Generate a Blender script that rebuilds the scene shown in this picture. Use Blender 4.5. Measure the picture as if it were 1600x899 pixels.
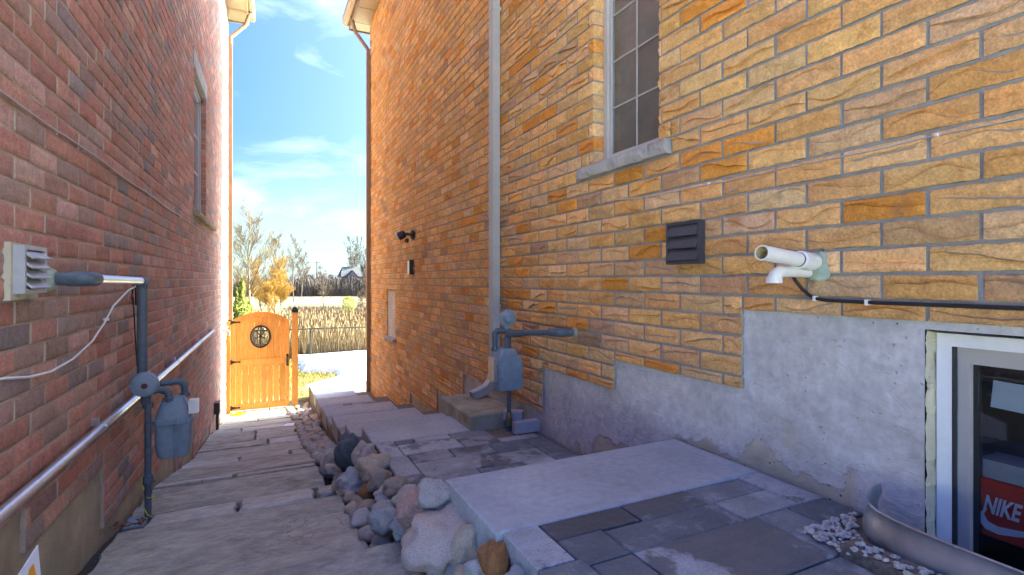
import bpy, bmesh, math, random
from mathutils import Vector, Matrix, noise
R_ = math.radians
sc = bpy.context.scene
for o in list(bpy.data.objects): bpy.data.objects.remove(o)
COL = sc.collection
# ------------------------------------------------------------------ camera (origin, level; z is measured from eye height)
TH = math.atan(388/800.)
cam = bpy.data.cameras.new('camera'); camo = bpy.data.objects.new('camera', cam); COL.objects.link(camo)
camo.location = (0, 0, 0); camo.rotation_euler = (math.pi/2, 0, -TH)
cam.sensor_width = 36; cam.lens = 18; cam.shift_y = -11.5/1600; cam.clip_start = .02; cam.clip_end = 4000
sc.camera = camo
# ------------------------------------------------------------------ sky, sun, exposure
SUN_EL, SUN_AZ = R_(36), R_(87)          # azimuth clockwise from +Y (down the alley)
SKY_STR, SUN_STR, EXPO = .15, 3.4, 3.2
world = bpy.data.worlds.new('World'); sc.world = world; world.use_nodes = True
wt = world.node_tree; wt.nodes.clear()
def wn(t, **k):
    n = wt.nodes.new(t)
    for a, b in k.items(): setattr(n, a, b)
    return n
sky = wn('ShaderNodeTexSky', sky_type='NISHITA', sun_disc=False, sun_elevation=SUN_EL, sun_rotation=SUN_AZ,
         altitude=200, air_density=.45, dust_density=10.0, ozone_density=9.0)
tc = wn('ShaderNodeTexCoord'); mp = wn('ShaderNodeMapping'); mp.inputs['Scale'].default_value = (2.2, 2.2, 6.0); mp.inputs['Location'].default_value = (.35, .2, .1)
cn = wn('ShaderNodeTexNoise'); cn.inputs['Scale'].default_value = 1.6; cn.inputs['Detail'].default_value = 7; cn.inputs['Roughness'].default_value = .58; cn.inputs['Distortion'].default_value = .5
cr = wn('ShaderNodeValToRGB'); cr.color_ramp.elements[0].position = .50; cr.color_ramp.elements[1].position = .80
cmul = wn('ShaderNodeMath', operation='MULTIPLY'); cmul.inputs[1].default_value = .7
mixc = wn('ShaderNodeMix', data_type='RGBA'); mixc.inputs['B'].default_value = (1.55, 1.65, 1.8, 1)
bg = wn('ShaderNodeBackground'); bg.inputs['Strength'].default_value = SKY_STR
wo = wn('ShaderNodeOutputWorld')
L_ = wt.links.new
L_(tc.outputs['Generated'], mp.inputs['Vector']); L_(mp.outputs['Vector'], cn.inputs['Vector']); L_(cn.outputs['Fac'], cr.inputs['Fac'])
L_(cr.outputs['Color'], cmul.inputs[0]); L_(cmul.outputs[0], mixc.inputs['Factor']); pass
sx = wn('ShaderNodeSeparateXYZ'); L_(tc.outputs['Generated'], sx.inputs[0])
hz = wn('ShaderNodeMapRange', interpolation_type='SMOOTHSTEP'); hz.inputs['From Min'].default_value = .26; hz.inputs['From Max'].default_value = -.02; hz.inputs['To Max'].default_value = .95
L_(sx.outputs[2], hz.inputs['Value']); mixh = wn('ShaderNodeMix', data_type='RGBA'); mixh.inputs['B'].default_value = (.92, 1.16, 1.45, 1)       # pale air near the horizon, all round
L_(hz.outputs[0], mixh.inputs['Factor']); hsv_ = wn('ShaderNodeHueSaturation'); hsv_.inputs['Saturation'].default_value = 1.32; hsv_.inputs['Hue'].default_value = .521; L_(sky.outputs['Color'], hsv_.inputs['Color']); L_(hsv_.outputs['Color'], mixh.inputs['A']); L_(mixh.outputs['Result'], mixc.inputs['A'])
L_(mixc.outputs['Result'], bg.inputs['Color']); L_(bg.outputs[0], wo.inputs['Surface'])
sd = bpy.data.lights.new('sun', 'SUN'); sd.energy = SUN_STR; sd.angle = R_(.53); sd.color = (1, .93, .82)
so = bpy.data.objects.new('sun', sd); COL.objects.link(so)
tosun = Vector((math.sin(SUN_AZ)*math.cos(SUN_EL), math.cos(SUN_AZ)*math.cos(SUN_EL), math.sin(SUN_EL)))
so.rotation_euler = tosun.to_track_quat('Z', 'Y').to_euler(); so.location = tosun*40
vs = sc.view_settings; vs.view_transform = 'Standard'; vs.look = 'None'; vs.exposure = EXPO; vs.gamma = 1; vs.use_curve_mapping = False
vs.use_white_balance = True; vs.white_balance_temperature = 7400; vs.white_balance_tint = -18       # camera set for open shade

# ------------------------------------------------------------------ material helpers
class M:
    def __init__(s, name):
        s.m = bpy.data.materials.new(name); s.m.use_nodes = True; s.t = s.m.node_tree; s.t.nodes.clear()
        s.out = s.t.nodes.new('ShaderNodeOutputMaterial'); s.p = s.t.nodes.new('ShaderNodeBsdfPrincipled')
        s.t.links.new(s.p.outputs[0], s.out.inputs[0])
    def put(s, sock, v):
        if isinstance(v, bpy.types.NodeSocket): s.t.links.new(v, sock)
        elif v is not None:
            if isinstance(v, tuple) and len(v) == 3 and sock.type == 'RGBA': v = v+(1,)
            sock.default_value = v
    def n(s, t, ins={}, **pr):
        n = s.t.nodes.new(t)
        for a, b in pr.items(): setattr(n, a, b)
        for k, v in ins.items(): s.put(n.inputs[k], v)
        return n
    def pos(s): return s.n('ShaderNodeNewGeometry').outputs['Position']
    def obj(s): return s.n('ShaderNodeTexCoord').outputs['Object']
    def scale(s, v, sx, sy, sz, loc=(0, 0, 0)): return s.n('ShaderNodeMapping', {'Vector': v, 'Scale': (sx, sy, sz), 'Location': loc}).outputs[0]
    def noise(s, sc_, det=4, ro=.55, vec=None, dist=0): return s.n('ShaderNodeTexNoise', {'Scale': sc_, 'Detail': det, 'Roughness': ro, 'Vector': vec or s.pos(), 'Distortion': dist}).outputs['Fac']
    def voro(s, sc_, vec=None, feat='F1'): return s.n('ShaderNodeTexVoronoi', {'Scale': sc_, 'Vector': vec or s.pos()}, feature=feat).outputs['Distance']
    def step(s, f, a, b): return s.n('ShaderNodeMapRange', {'Value': f, 'From Min': a, 'From Max': b}, interpolation_type='SMOOTHSTEP').outputs[0]
    def mix(s, f, a, b, bl='MIX'):
        n = s.n('ShaderNodeMix', {'Factor': f}, data_type='RGBA', blend_type=bl); s.put(n.inputs['A'], a); s.put(n.inputs['B'], b); return n.outputs['Result']
    def math(s, op, a, b=0.): return s.n('ShaderNodeMath', {0: a, 1: b}, operation=op).outputs[0]
    def hsv(s, c, h=.5, sat=1., v=1.): return s.n('ShaderNodeHueSaturation', {'Color': c, 'Hue': h, 'Saturation': sat, 'Value': v}).outputs[0]
    def rnd(s): return s.n('ShaderNodeObjectInfo').outputs['Random']
    def bump(s, h, st=.5, d=.01, nrm=None):
        b = s.n('ShaderNodeBump', {'Height': h, 'Strength': st, 'Distance': d}); 
        if nrm: s.put(b.inputs['Normal'], nrm)
        return b.outputs[0]
    def fin(s, col, rough=.8, nrm=None, metal=0., spec=.4):
        s.put(s.p.inputs['Base Color'], col); s.put(s.p.inputs['Roughness'], rough); s.put(s.p.inputs['Metallic'], metal); s.put(s.p.inputs['Specular IOR Level'], spec)
        if nrm: s.put(s.p.inputs['Normal'], nrm)
        return s.m
def vary(k, c, amt=.25, sc_=20, det=4):                     # gentle value variation round a colour
    f = k.noise(sc_, det); v = k.n('ShaderNodeMapRange', {'Value': f, 'From Min': .25, 'From Max': .75, 'To Min': 1-amt, 'To Max': 1+amt}).outputs[0]
    return k.hsv(c, v=v)
def simple(name, c, rough=.6, metal=0., amt=.15, sc_=30, bump=0., bs=150, spec=.4):
    k = M(name); col = vary(k, c+(1,), amt, sc_)
    nr = k.bump(k.noise(bs, 3), bump, .004) if bump else None
    return k.fin(col, rough, nr, metal, spec)
def brick_mat(name, src, yellow):
    k = M(name)
    base = k.n('ShaderNodeObjectInfo').outputs['Color'] if src == 'obj' else k.n('ShaderNodeAttribute', attribute_name='tint').outputs['Color']
    c = vary(k, base, .16, 14, 5)
    c = vary(k, c, .26, 120, 3); c = vary(k, c, .16, 38, 4)
    if yellow:
        blot = k.step(k.noise(7, 5, .65), .60, .74)
        c = k.mix(k.math('MULTIPLY', blot, .5), c, (.24, .14, .10))
        org = k.step(k.noise(9, 4, .6, k.scale(k.pos(), 1, 1, 1, (3, 7, 1))), .56, .74)
        c = k.mix(k.math('MULTIPLY', org, .55), c, (.50, .20, .045))
        pale = k.step(k.noise(22, 5, .7, k.scale(k.pos(), 1, 1, 1, (9, 1, 4))), .62, .8)
        c = k.mix(k.math('MULTIPLY', pale, .30), c, (.60, .44, .27))
        spk = k.step(k.voro(210), .16, .06)
        c = k.mix(k.math('MULTIPLY', spk, k.step(k.noise(25, 3), .5, .7)), c, (.12, .075, .06))
    else:
        blot = k.step(k.noise(11, 6, .7), .56, .72)
        c = k.mix(k.math('MULTIPLY', blot, .4), c, (.16, .115, .11))
        pale = k.step(k.noise(18, 6, .7, k.scale(k.pos(), 1, 1, 1, (2, 5, 8))), .56, .76)
        c = k.mix(k.math('MULTIPLY', pale, .34), c, (.46, .31, .26))
        spk = k.step(k.voro(120), .2, .07)
        c = k.mix(k.math('MULTIPLY', spk, k.step(k.noise(20, 3), .5, .66)), c, (.07, .05, .05))
    h = k.math('ADD', k.noise(60, 5, .65), k.math('MULTIPLY', k.noise(300, 2), .5))
    return k.fin(c, .88, k.bump(h, .8 if yellow else .9, .007), spec=.25)
def mortar_mat(name, c):
    k = M(name); col = vary(k, c+(1,), .18, 9, 4); col = vary(k, col, .15, 220, 2)
    return k.fin(col, .93, k.bump(k.noise(190, 4, .7), .8, .004), spec=.2)
MT = {}
MT['by_o'] = brick_mat('yellow_brick', 'obj', True); MT['by_s'] = brick_mat('yellow_brick_far', 'att', True)
MT['br_o'] = brick_mat('red_brick', 'obj', False); MT['br_s'] = brick_mat('red_brick_far', 'att', False)
MT['mort_y'] = mortar_mat('grey_mortar', (.31, .295, .27)); MT['mort_r'] = mortar_mat('tan_mortar', (.47, .37, .285))
def parge():
    k = M('parged_concrete'); P = k.pos()
    xyz = k.n('ShaderNodeSeparateXYZ', {0: P}); z = xyz.outputs[2]; y = xyz.outputs[1]
    edge = k.math('ADD', z, k.math('MULTIPLY', k.math('SUBTRACT', k.noise(3.2, 6, .62), .5), .75))
    edge = k.math('ADD', edge, k.math('MINIMUM', k.math('MAXIMUM', k.math('MULTIPLY', k.math('SUBTRACT', y, 1.55), .30), 0.), .6)); coat = k.step(edge, -.745, -.705)                           # where the parge coat still covers the wall
    near = k.step(y, 1.13, 1.10); coat = k.math('MAXIMUM', coat, near)
    c1 = vary(k, (.52, .51, .48, 1), .2, 3.5, 6); c1 = vary(k, c1, .20, 26, 6)
    st = k.step(k.noise(2.4, 5, .6, k.scale(P, 1, 1, 1, (4, 2, 0))), .58, .72); c1 = k.mix(k.math('MULTIPLY', st, .5), c1, (.50, .42, .27))
    c2 = vary(k, (.45, .40, .30, 1), .22, 9, 6); pits = k.step(k.voro(34), .17, .08); pits = k.math('MULTIPLY', pits, k.step(k.noise(9, 3), .47, .56))
    c2 = k.mix(pits, c2, (.07, .06, .05))
    p2 = k.math('MULTIPLY', k.step(k.voro(26, k.scale(P, 1, 1, 1, (1, 1, 3))), .10, .05), k.step(k.noise(6, 3), .5, .6)); c1 = k.mix(p2, c1, (.12, .115, .11))
    c = k.mix(coat, c2, c1)
    tro = k.noise(9, 6, .62, k.scale(P, 1, 1, 1.6), 1.6)
    h = k.math('ADD', k.math('MULTIPLY', coat, .4), k.math('MULTIPLY', tro, .75)); h = k.math('SUBTRACT', h, k.math('MULTIPLY', pits, .5)); h = k.math('SUBTRACT', h, k.math('MULTIPLY', p2, .3))
    h = k.math('ADD', h, k.math('MULTIPLY', k.noise(120, 3), .10))
    return k.fin(c, .9, k.bump(h, .8, .014), spec=.25)
MT['parge'] = parge()
def conc(name, c, c2, amt=.5):
    k = M(name); col = vary(k, c+(1,), .2, 6, 6); f = k.step(k.noise(5, 6, .65, k.scale(k.pos(), 1, 1, 1, (5, 3, 1))), .45, .68)
    col = k.mix(k.math('MULTIPLY', f, amt), col, c2); pits = k.math('MULTIPLY', k.step(k.voro(60), .16, .07), k.step(k.noise(14, 3), .48, .6)); col = k.mix(pits, col, (.07, .065, .06))
    h = k.math('SUBTRACT', k.noise(24, 6, .7), pits)
    return k.fin(col, .92, k.bump(h, .8, .012), spec=.25)
MT['conc_l'] = conc('left_foundation', (.40, .35, .25), (.26, .28, .20)); MT['conc_block'] = conc('cast_block', (.36, .33, .25), (.16, .19, .07), .7)
def slab():
    k = M('smooth_step_slab'); c = vary(k, (.36, .385, .395, 1), .18, 3, 6); c = vary(k, c, .26, 260, 3); c = vary(k, c, .14, 30, 5)
    d = k.step(k.noise(4.5, 6, .7, k.scale(k.pos(), 1, 1, 1, (2, 8, 0))), .60, .78); c = k.mix(k.math('MULTIPLY', d, .4), c, (.16, .155, .15))
    w = k.step(k.noise(7, 6, .72, k.scale(k.pos(), 1, 1, 1, (7, 1, 0))), .58, .8); c = k.mix(k.math('MULTIPLY', w, .35), c, (.44, .455, .475))
    pt = k.math('MULTIPLY', k.step(k.voro(75), .15, .07), k.step(k.noise(11, 3), .5, .6)); c = k.mix(k.math('MULTIPLY', pt, .55), c, (.11, .11, .115))
    return k.fin(c, .82, k.bump(k.noise(330, 3), .35, .003), spec=.35)
MT['slab'] = slab()
def paver(dark=False):
    k = M('stained_paver' if dark else 'grey_paver'); r = k.rnd()
    base = k.n('ShaderNodeValToRGB', {0: r}); e = base.color_ramp.elements; e[0].color = (.10, .11, .12, 1); e[1].color = (.36, .38, .39, 1); e2 = e.new(.5); e2.color = (.21, .225, .235, 1)
    off = k.n('ShaderNodeCombineXYZ', {0: k.math('MULTIPLY', r, 31.), 1: k.math('MULTIPLY', r, 17.)}).outputs[0]
    P = k.n('ShaderNodeVectorMath', {0: k.pos(), 1: off}, operation='ADD').outputs[0]
    c = vary(k, base.outputs[0], .2, 6, 6); c = vary(k, c, .24, 140, 4)
    w = k.step(k.noise(8, 8, .72, P, .2), .50, .68); c = k.mix(k.math('MULTIPLY', w, .5), c, (.42, .435, .455))       # bloom of lime
    d = k.step(k.noise(3.4, 8, .68, k.scale(P, 1, 1, 1, (5, 5, 0)), .15), .55, .60); d = k.step(k.noise(3.1, 8, .66, k.scale(k.pos(), 1, 1, 1, (2.2, .7, 0)), .1), .40, .47) if dark else k.math('MULTIPLY', d, k.step(r, .30, .36)); c = k.mix(k.math('MULTIPLY', d, .75), c, (.058, .06, .062))   # damp stain
    st = k.noise(9, 6, .6, k.scale(P, .35, 3.5, 1)); c = k.hsv(c, v=k.n('ShaderNodeMapRange', {'Value': st, 'To Min': .8, 'To Max': 1.2}).outputs[0])
    h = k.math('ADD', k.noise(26, 6, .6, P), k.math('MULTIPLY', k.noise(7, 3, .5, P), .9))
    return k.fin(c, k.math('SUBTRACT', .82, k.math('MULTIPLY', d, .25)), k.bump(h, .55, .012), spec=.4)
MT['paver'] = paver(); MT['paver_d'] = paver(True)
def flag(name, a, b, pale):
    k = M(name); r = k.rnd(); off = k.n('ShaderNodeCombineXYZ', {0: k.math('MULTIPLY', r, 13.), 1: k.math('MULTIPLY', r, 29.)}).outputs[0]
    P = k.n('ShaderNodeVectorMath', {0: k.pos(), 1: off}, operation='ADD').outputs[0]
    a = k.hsv(a+(1,), v=k.n('ShaderNodeMapRange', {'Value': r, 'To Min': .78, 'To Max': 1.22}).outputs[0])
    st = k.noise(2.3, 9, .66, k.scale(P, 1, 1.35, 2), .7); f = k.step(st, .33, .66)
    c = k.mix(f, a, b)
    st2 = k.noise(9, 8, .74, k.scale(P, 1, 1.5, 2), .5); c = k.hsv(c, v=k.n('ShaderNodeMapRange', {'Value': st2, 'From Min': .3, 'From Max': .7, 'To Min': .58, 'To Max': 1.3}).outputs[0])
    w = k.step(k.noise(4, 6, .68, k.scale(P, 1, 1.3, 1, (3, 3, 0))), .54, .72); c = k.mix(k.math('MULTIPLY', w, .45), c, pale)
    d = k.step(k.noise(60, 4, .6, P), .64, .74); c = k.mix(k.math('MULTIPLY', d, .4), c, (.06, .055, .045))
    pk = k.step(k.noise(1.7, 4, .6, k.scale(P, 1, 2, 1, (8, 1, 0))), .5, .68); c = k.mix(k.math('MULTIPLY', pk, .30), c, (.36, .30, .25))
    h = k.math('ADD', k.math('MULTIPLY', st, 1.6), k.math('MULTIPLY', k.noise(45, 6, .65, P), .6))
    h = k.math('ADD', h, k.math('MULTIPLY', st2, .7))
    mo = k.step(k.noise(2.6, 5, .65, k.scale(P, 1, 1, 1, (1, 9, 0))), .56, .70); c = k.mix(k.math('MULTIPLY', mo, .35), c, (.19, .20, .10))      # moss film
    ck = k.step(k.math('ABSOLUTE', k.math('SUBTRACT', k.noise(1.3, 6, .6, k.scale(P, 1, 1.5, 1, (6, 6, 0)), .6), .5)), .0022, .0006); ck = k.math('MULTIPLY', ck, k.step(k.noise(.9, 2, .5, k.scale(P, 1, 1, 1, (3, 7, 0))), .52, .6)); c = k.mix(k.math('MULTIPLY', ck, .75), c, (.07, .065, .055)); h = k.math('SUBTRACT', h, k.math('MULTIPLY', ck, .8))
    return k.fin(c, .86, k.bump(h, .95, .016), spec=.3)
MT['flag'] = flag('flagstone', (.33, .33, .28), (.44, .435, .375), (.54, .52, .45)); MT['flag_p'] = flag('pale_flagstone', (.52, .525, .48), (.44, .44, .40), (.66, .66, .61))
def stone(name, a, b, scl=12, spk=None, amt=.6, band=False):
    k = M(name); P = k.obj(); r = k.rnd()
    off = k.n('ShaderNodeCombineXYZ', {0: k.math('MULTIPLY', r, 23.), 1: k.math('MULTIPLY', r, 41.)}).outputs[0]; P = k.n('ShaderNodeVectorMath', {0: P, 1: off}, operation='ADD').outputs[0]
    f = k.step(k.noise(scl, 6, .65, k.scale(P, 1, 1, 5 if band else 1)), .4, .64); c = k.mix(f, a, b)
    if spk: c = k.mix(k.math('MULTIPLY', k.step(k.noise(70, 3, .6, P), .54, .62), amt), c, spk)
    c = k.hsv(c, v=k.n('ShaderNodeMapRange', {'Value': k.noise(30, 4, .6, P), 'From Min': .25, 'From Max': .75, 'To Min': .72, 'To Max': 1.25}).outputs[0])
    return k.fin(c, .78, k.bump(k.math('ADD', k.noise(40, 5, .65, P), k.math('MULTIPLY', f, .3)), .6, .006), spec=.35)
STONES = dict(pink=stone('pink_granite', (.54, .455, .385), (.46, .385, .325), 20, (.20, .17, .16)), grey=stone('grey_granite', (.44, .43, .40), (.30, .30, .29), 14, (.08, .08, .08)),
    tan=stone('tan_stone', (.52, .44, .32), (.42, .345, .25), 9, (.17, .13, .10), .4), orange=stone('rust_stone', (.36, .17, .05), (.25, .12, .05), 9, (.10, .06, .03), .5),
    slate=stone('slate_stone', (.085, .105, .11), (.14, .155, .155), 10, (.22, .23, .22), .3), white=stone('white_stone', (.52, .50, .46), (.36, .355, .35), 12, (.16, .17, .19), .5),
    brown=stone('brown_stone', (.34, .265, .20), (.43, .345, .265), 11, (.12, .09, .07), .4), band=stone('banded_stone', (.50, .47, .43), (.24, .23, .22), 14, None, .5, True), red=stone('red_stone', (.42, .27, .215), (.52, .40, .34), 10, (.16, .10, .08), .4))
def wood():
    k = M('cedar_boards'); P = k.pos(); r = k.rnd(); off = k.n('ShaderNodeCombineXYZ', {0: k.math('MULTIPLY', r, 9.), 2: k.math('MULTIPLY', r, 5.)}).outputs[0]; P2 = k.n('ShaderNodeVectorMath', {0: P, 1: off}, operation='ADD').outputs[0]
    g = k.noise(12, 5, .6, k.scale(P2, 6, 6, .45), .6); c = k.mix(k.step(g, .3, .7), (.62, .27, .06), (.78, .42, .13))
    c = k.hsv(c, v=k.n('ShaderNodeMapRange', {'Value': r, 'To Min': .86, 'To Max': 1.14}).outputs[0])
    kn = k.step(k.voro(7, k.scale(P2, 1.2, 1, .8)), .10, .05); c = k.mix(k.math('MULTIPLY', kn, .8), c, (.16, .06, .02))
    return k.fin(c, .6, k.bump(g, .3, .004), spec=.35)
MT['wood'] = wood()
MT['meter'] = simple('meter_blue_grey', (.20, .26, .31), .5, 0, .15, 25, .15, 200); MT['pipe'] = simple('pipe_paint', (.085, .11, .135), .5, 0, .22, 30, .2, 160)
MT['galv'] = simple('galvanised', (.40, .43, .45), .42, .8, .22, 14, .1, 90); MT['steel'] = simple('bright_conduit', (.62, .61, .585), .30, .75, .10, 30)
MT['brass'] = simple('brass', (.33, .26, .13), .45, .8); MT['black'] = simple('black_plastic', (.018, .018, .02), .45, 0, .1); MT['dkgrey'] = simple('vent_grey', (.052, .056, .066), .42, 0, .12, 40)
MT['iron'] = simple('black_iron', (.022, .021, .02), .5, .2); MT['white'] = simple('white_plastic', (.74, .73, .69), .38, 0, .06); MT['vinyl'] = simple('white_vinyl', (.80, .80, .80), .35, 0, .04)
MT['cream'] = simple('cream_pvc_inside', (.52, .42, .22), .6); MT['foam'] = simple('spray_foam', (.34, .40, .30), .9, 0, .3, 30, .9, 60); MT['caulk'] = conc('old_caulk', (.60, .55, .40), (.42, .40, .30), .6)
MT['ventlt'] = simple('light_vent', (.40, .40, .41), .45, 0, .1); MT['dsgrey'] = simple('grey_downspout', (.40, .40, .385), .45, .0, .10, 6); MT['dsbrown'] = simple('brown_downspout', (.27, .19, .115), .5, 0, .12, 6)
MT['tan_alu'] = simple('tan_aluminium', (.50, .40, .25), .5, 0, .08, 10); MT['lime'] = conc('limestone_sill', (.42, .41, .38), (.25, .24, .22), .6); MT['sillr'] = conc('left_sill', (.36, .31, .20), (.20, .17, .10), .6)
MT['yellow'] = simple('yellow_plastic', (.75, .50, .02), .45, 0, .06); MT['ywire'] = simple('yellow_wire', (.60, .60, .05), .5); MT['frame_taupe'] = simple('taupe_frame', (.45, .42, .39), .42, 0, .05)
MT['roof'] = simple('roof_shingle', (.10, .085, .075), .9, 0, .3, 8, .5, 30); MT['dark_room'] = simple('room_wall', (.10, .085, .07), .9); MT['blind'] = simple('room_blind', (.36, .30, .235), .9, 0, .2, 5); MT['timber'] = simple('edging_timber', (.16, .115, .07), .85, 0, .3, 8, .5, 60)
MT['red_box'] = simple('red_card', (.55, .035, .02), .5, 0, .08); MT['paper'] = simple('white_paper', (.80, .80, .82), .6, 0, .04); MT['soil'] = simple('dark_soil', (.055, .045, .035), .95, 0, .5, 40, .9, 60); MT['gravel_bed'] = simple('gravel_bed', (.17, .14, .11), .95, 0, .5, 60, 1, 70)
MT['ink_or'] = simple('print_orange', (.80, .33, .02), .5, 0, .25, 8); MT['ink_pu'] = simple('print_purple', (.10, .06, .16), .5); MT['ink_lil'] = simple('print_lilac', (.55, .50, .72), .5); MT['navy_blind'] = simple('room_navy', (.045, .055, .075), .85, 0, .4, 12)
def glass():
    k = M('window_glass'); t = k.t; lw = k.n('ShaderNodeLayerWeight', {'Blend': .5}); fr = k.n('ShaderNodeMath', {0: k.math('MULTIPLY', k.math('POWER', lw.outputs['Facing'], 4.), .9), 1: .05}, operation='ADD'); tr = k.n('ShaderNodeBsdfTransparent', {'Color': (.78, .82, .84, 1)}); gl = k.n('ShaderNodeBsdfGlossy', {'Color': (1, 1, 1, 1), 'Roughness': .015})
    mx = k.n('ShaderNodeMixShader'); t.links.new(fr.outputs[0], mx.inputs[0]); t.links.new(tr.outputs[0], mx.inputs[1]); t.links.new(gl.outputs[0], mx.inputs[2]); t.links.new(mx.outputs[0], k.out.inputs[0]); return k.m
MT['glass'] = glass()
def ground():
    k = M('ground'); P = k.pos(); c = k.mix(k.step(k.noise(.35, 6, .6), .4, .62), (.17, .135, .06), (.13, .125, .035)); y = k.n('ShaderNodeSeparateXYZ', {0: P}).outputs[1]
    far = k.mix(k.step(k.noise(.06, 6, .65, k.scale(P, .3, 2.2, 1)), .42, .60), (.25, .19, .105), (.13, .105, .065)); c = k.mix(k.step(y, 28, 40), c, far)
    c = k.mix(k.math('MULTIPLY', k.step(y, -1.6, -2.2), k.step(k.noise(.5, 5, .6), .36, .46)), c, (.80, .81, .83))      # unseen front-lawn snow, added to bounce sunlight into the passage
    c = vary(k, c, .3, 5, 5); return k.fin(c, .95, k.bump(k.noise(14, 5, .7), .7, .05), spec=.15)
MT['ground'] = ground()
def snow():
    k = M('snow'); c = vary(k, (.86, .87, .89, 1), .06, 3, 5); d = k.step(k.noise(2.2, 6, .7), .62, .74); c = k.mix(k.math('MULTIPLY', d, .4), c, (.50, .45, .34)); return k.fin(c, .7, k.bump(k.noise(7, 5, .6), .6, .06), spec=.3)
MT['snow'] = snow()
MT['grassb'] = simple('lawn_blades', (.22, .19, .03), .8, 0, .4, 2); MT['reed'] = simple('reed_straw', (.25, .17, .085), .85, 0, .32, 1.2); MT['bark'] = simple('bark', (.15, .115, .085), .9, 0, .3, 10, .6, 40); MT['birch'] = simple('birch_bark', (.34, .25, .17), .85, 0, .4, 5, .4, 40)
MT['twig_or'] = simple('orange_twigs', (.42, .25, .055), .8, 0, .3, 1.5); MT['twig_br'] = simple('brown_twigs', (.16, .11, .075), .85, 0, .3, 1.5); MT['twig_tan'] = simple('tan_twigs', (.20, .135, .06), .85, 0, .3, 1.5); MT['leaf'] = simple('cedar_leaf', (.19, .20, .028), .8, 0, .45, 3)
MT['far_wall'] = simple('far_house_wall', (.24, .19, .165), .9, 0, .2, .5); MT['far_roof'] = simple('far_house_roof', (.075, .075, .085), .9, 0, .2, .5); MT['far_wood'] = simple('far_brush', (.10, .08, .065), .9, 0, .35, .2)

# ------------------------------------------------------------------ mesh helpers
class B:
    def __init__(s): s.v = []; s.f = []
    def add(s, vs_, fs): o = len(s.v); s.v += [tuple(p) for p in vs_]; s.f += [tuple(i+o for i in q) for q in fs]; return s
    def box(s, x0, x1, y0, y1, z0, z1): return s.add([(x, y, z) for z in (z0, z1) for y in (y0, y1) for x in (x0, x1)], [(0, 2, 3, 1), (4, 5, 7, 6), (0, 1, 5, 4), (2, 6, 7, 3), (0, 4, 6, 2), (1, 3, 7, 5)])
    def cbox(s, x0, x1, y0, y1, z0, z1, b=.006):                 # box with chamfered top edge
        r = lambda i, z: [(x0+i, y0+i, z), (x1-i, y0+i, z), (x1-i, y1-i, z), (x0+i, y1-i, z)]
        v = r(0, z0)+r(0, z1-b)+r(b, z1); f = [(3, 2, 1, 0), (8, 9, 10, 11)]
        for k in (0, 4):
            for i in range(4): j = (i+1) % 4; f.append((k+i, k+j, k+4+j, k+4+i))
        return s.add(v, f)
    def tube(s, pts, rad, n=10, caps=True):
        pts = [Vector(p) for p in pts]; m = len(pts); rad = rad if isinstance(rad, (list, tuple)) else [rad]*m
        vs_ = []; up = None
        for i, p in enumerate(pts):
            t = (pts[min(i+1, m-1)]-pts[max(i-1, 0)]).normalized()
            if up is None: up = t.orthogonal().normalized()
            up = (up-t*up.dot(t)); up = up.normalized() if up.length > 1e-6 else t.orthogonal().normalized()
            w = t.cross(up)
            vs_ += [p+(up*math.cos(a)+w*math.sin(a))*rad[i] for a in [2*math.pi*k/n for k in range(n)]]
        fs = [(i*n+k, i*n+(k+1) % n, (i+1)*n+(k+1) % n, (i+1)*n+k) for i in range(m-1) for k in range(n)]
        if caps: fs += [tuple(range(n-1, -1, -1)), tuple((m-1)*n+k for k in range(n))]
        return s.add(vs_, fs)
    def lathe(s, org, axis, prof, n=20):                          # prof: (distance along axis, radius)
        a = Vector(axis).normalized(); o = Vector(org); return s.tube2([o+a*d for d, r in prof], a, [max(r, 1e-4) for d, r in prof], n)
    def tube2(s, pts, a, rad, n):
        u = a.orthogonal().normalized(); w = a.cross(u); vs_ = [p+(u*math.cos(2*math.pi*k/n)+w*math.sin(2*math.pi*k/n))*r for p, r in zip(pts, rad) for k in range(n)]
        m = len(pts); fs = [(i*n+k, i*n+(k+1) % n, (i+1)*n+(k+1) % n, (i+1)*n+k) for i in range(m-1) for k in range(n)]+[tuple(range(n-1, -1, -1)), tuple((m-1)*n+k for k in range(n))]
        return s.add(vs_, fs)
    def prism(s, poly, fn, d0, d1):                               # poly in (a,b); fn(a,b,d) -> point
        n = len(poly); v = [fn(a, b, d0) for a, b in poly]+[fn(a, b, d1) for a, b in poly]
        return s.add(v, [tuple(range(n-1, -1, -1)), tuple(range(n, 2*n))]+[(i, (i+1) % n, n+(i+1) % n, n+i) for i in range(n)])
    def obox(s, c, ax, ay, az, hx, hy, hz):
        c, ax, ay, az = map(Vector, (c, ax, ay, az)); v = [c+ax*hx*i+ay*hy*j+az*hz*k for k in (-1, 1) for j in (-1, 1) for i in (-1, 1)]
        return s.add(v, [(0, 2, 3, 1), (4, 5, 7, 6), (0, 1, 5, 4), (2, 6, 7, 3), (0, 4, 6, 2), (1, 3, 7, 5)])
    def build(s, name, mat, parent=None, smooth=False, **props):
        me = bpy.data.meshes.new(name); me.from_pydata(s.v, [], s.f); me.update()
        if smooth:
            me.polygons.foreach_set('use_smooth', [True]*len(me.polygons)); me.set_sharp_from_angle(angle=R_(smooth if smooth is not True else 45))
        return link(name, me, mat, parent, **props)
def link(name, me, mat, parent=None, **props):
    if mat is not None and not me.materials: me.materials.append(MT[mat] if isinstance(mat, str) else mat)
    o = bpy.data.objects.new(name, me); COL.objects.link(o)
    if parent is not None: o.parent = parent; o.matrix_parent_inverse = parent.matrix_world.inverted()
    for a, b in props.items(): o[a] = b
    return o
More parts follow.
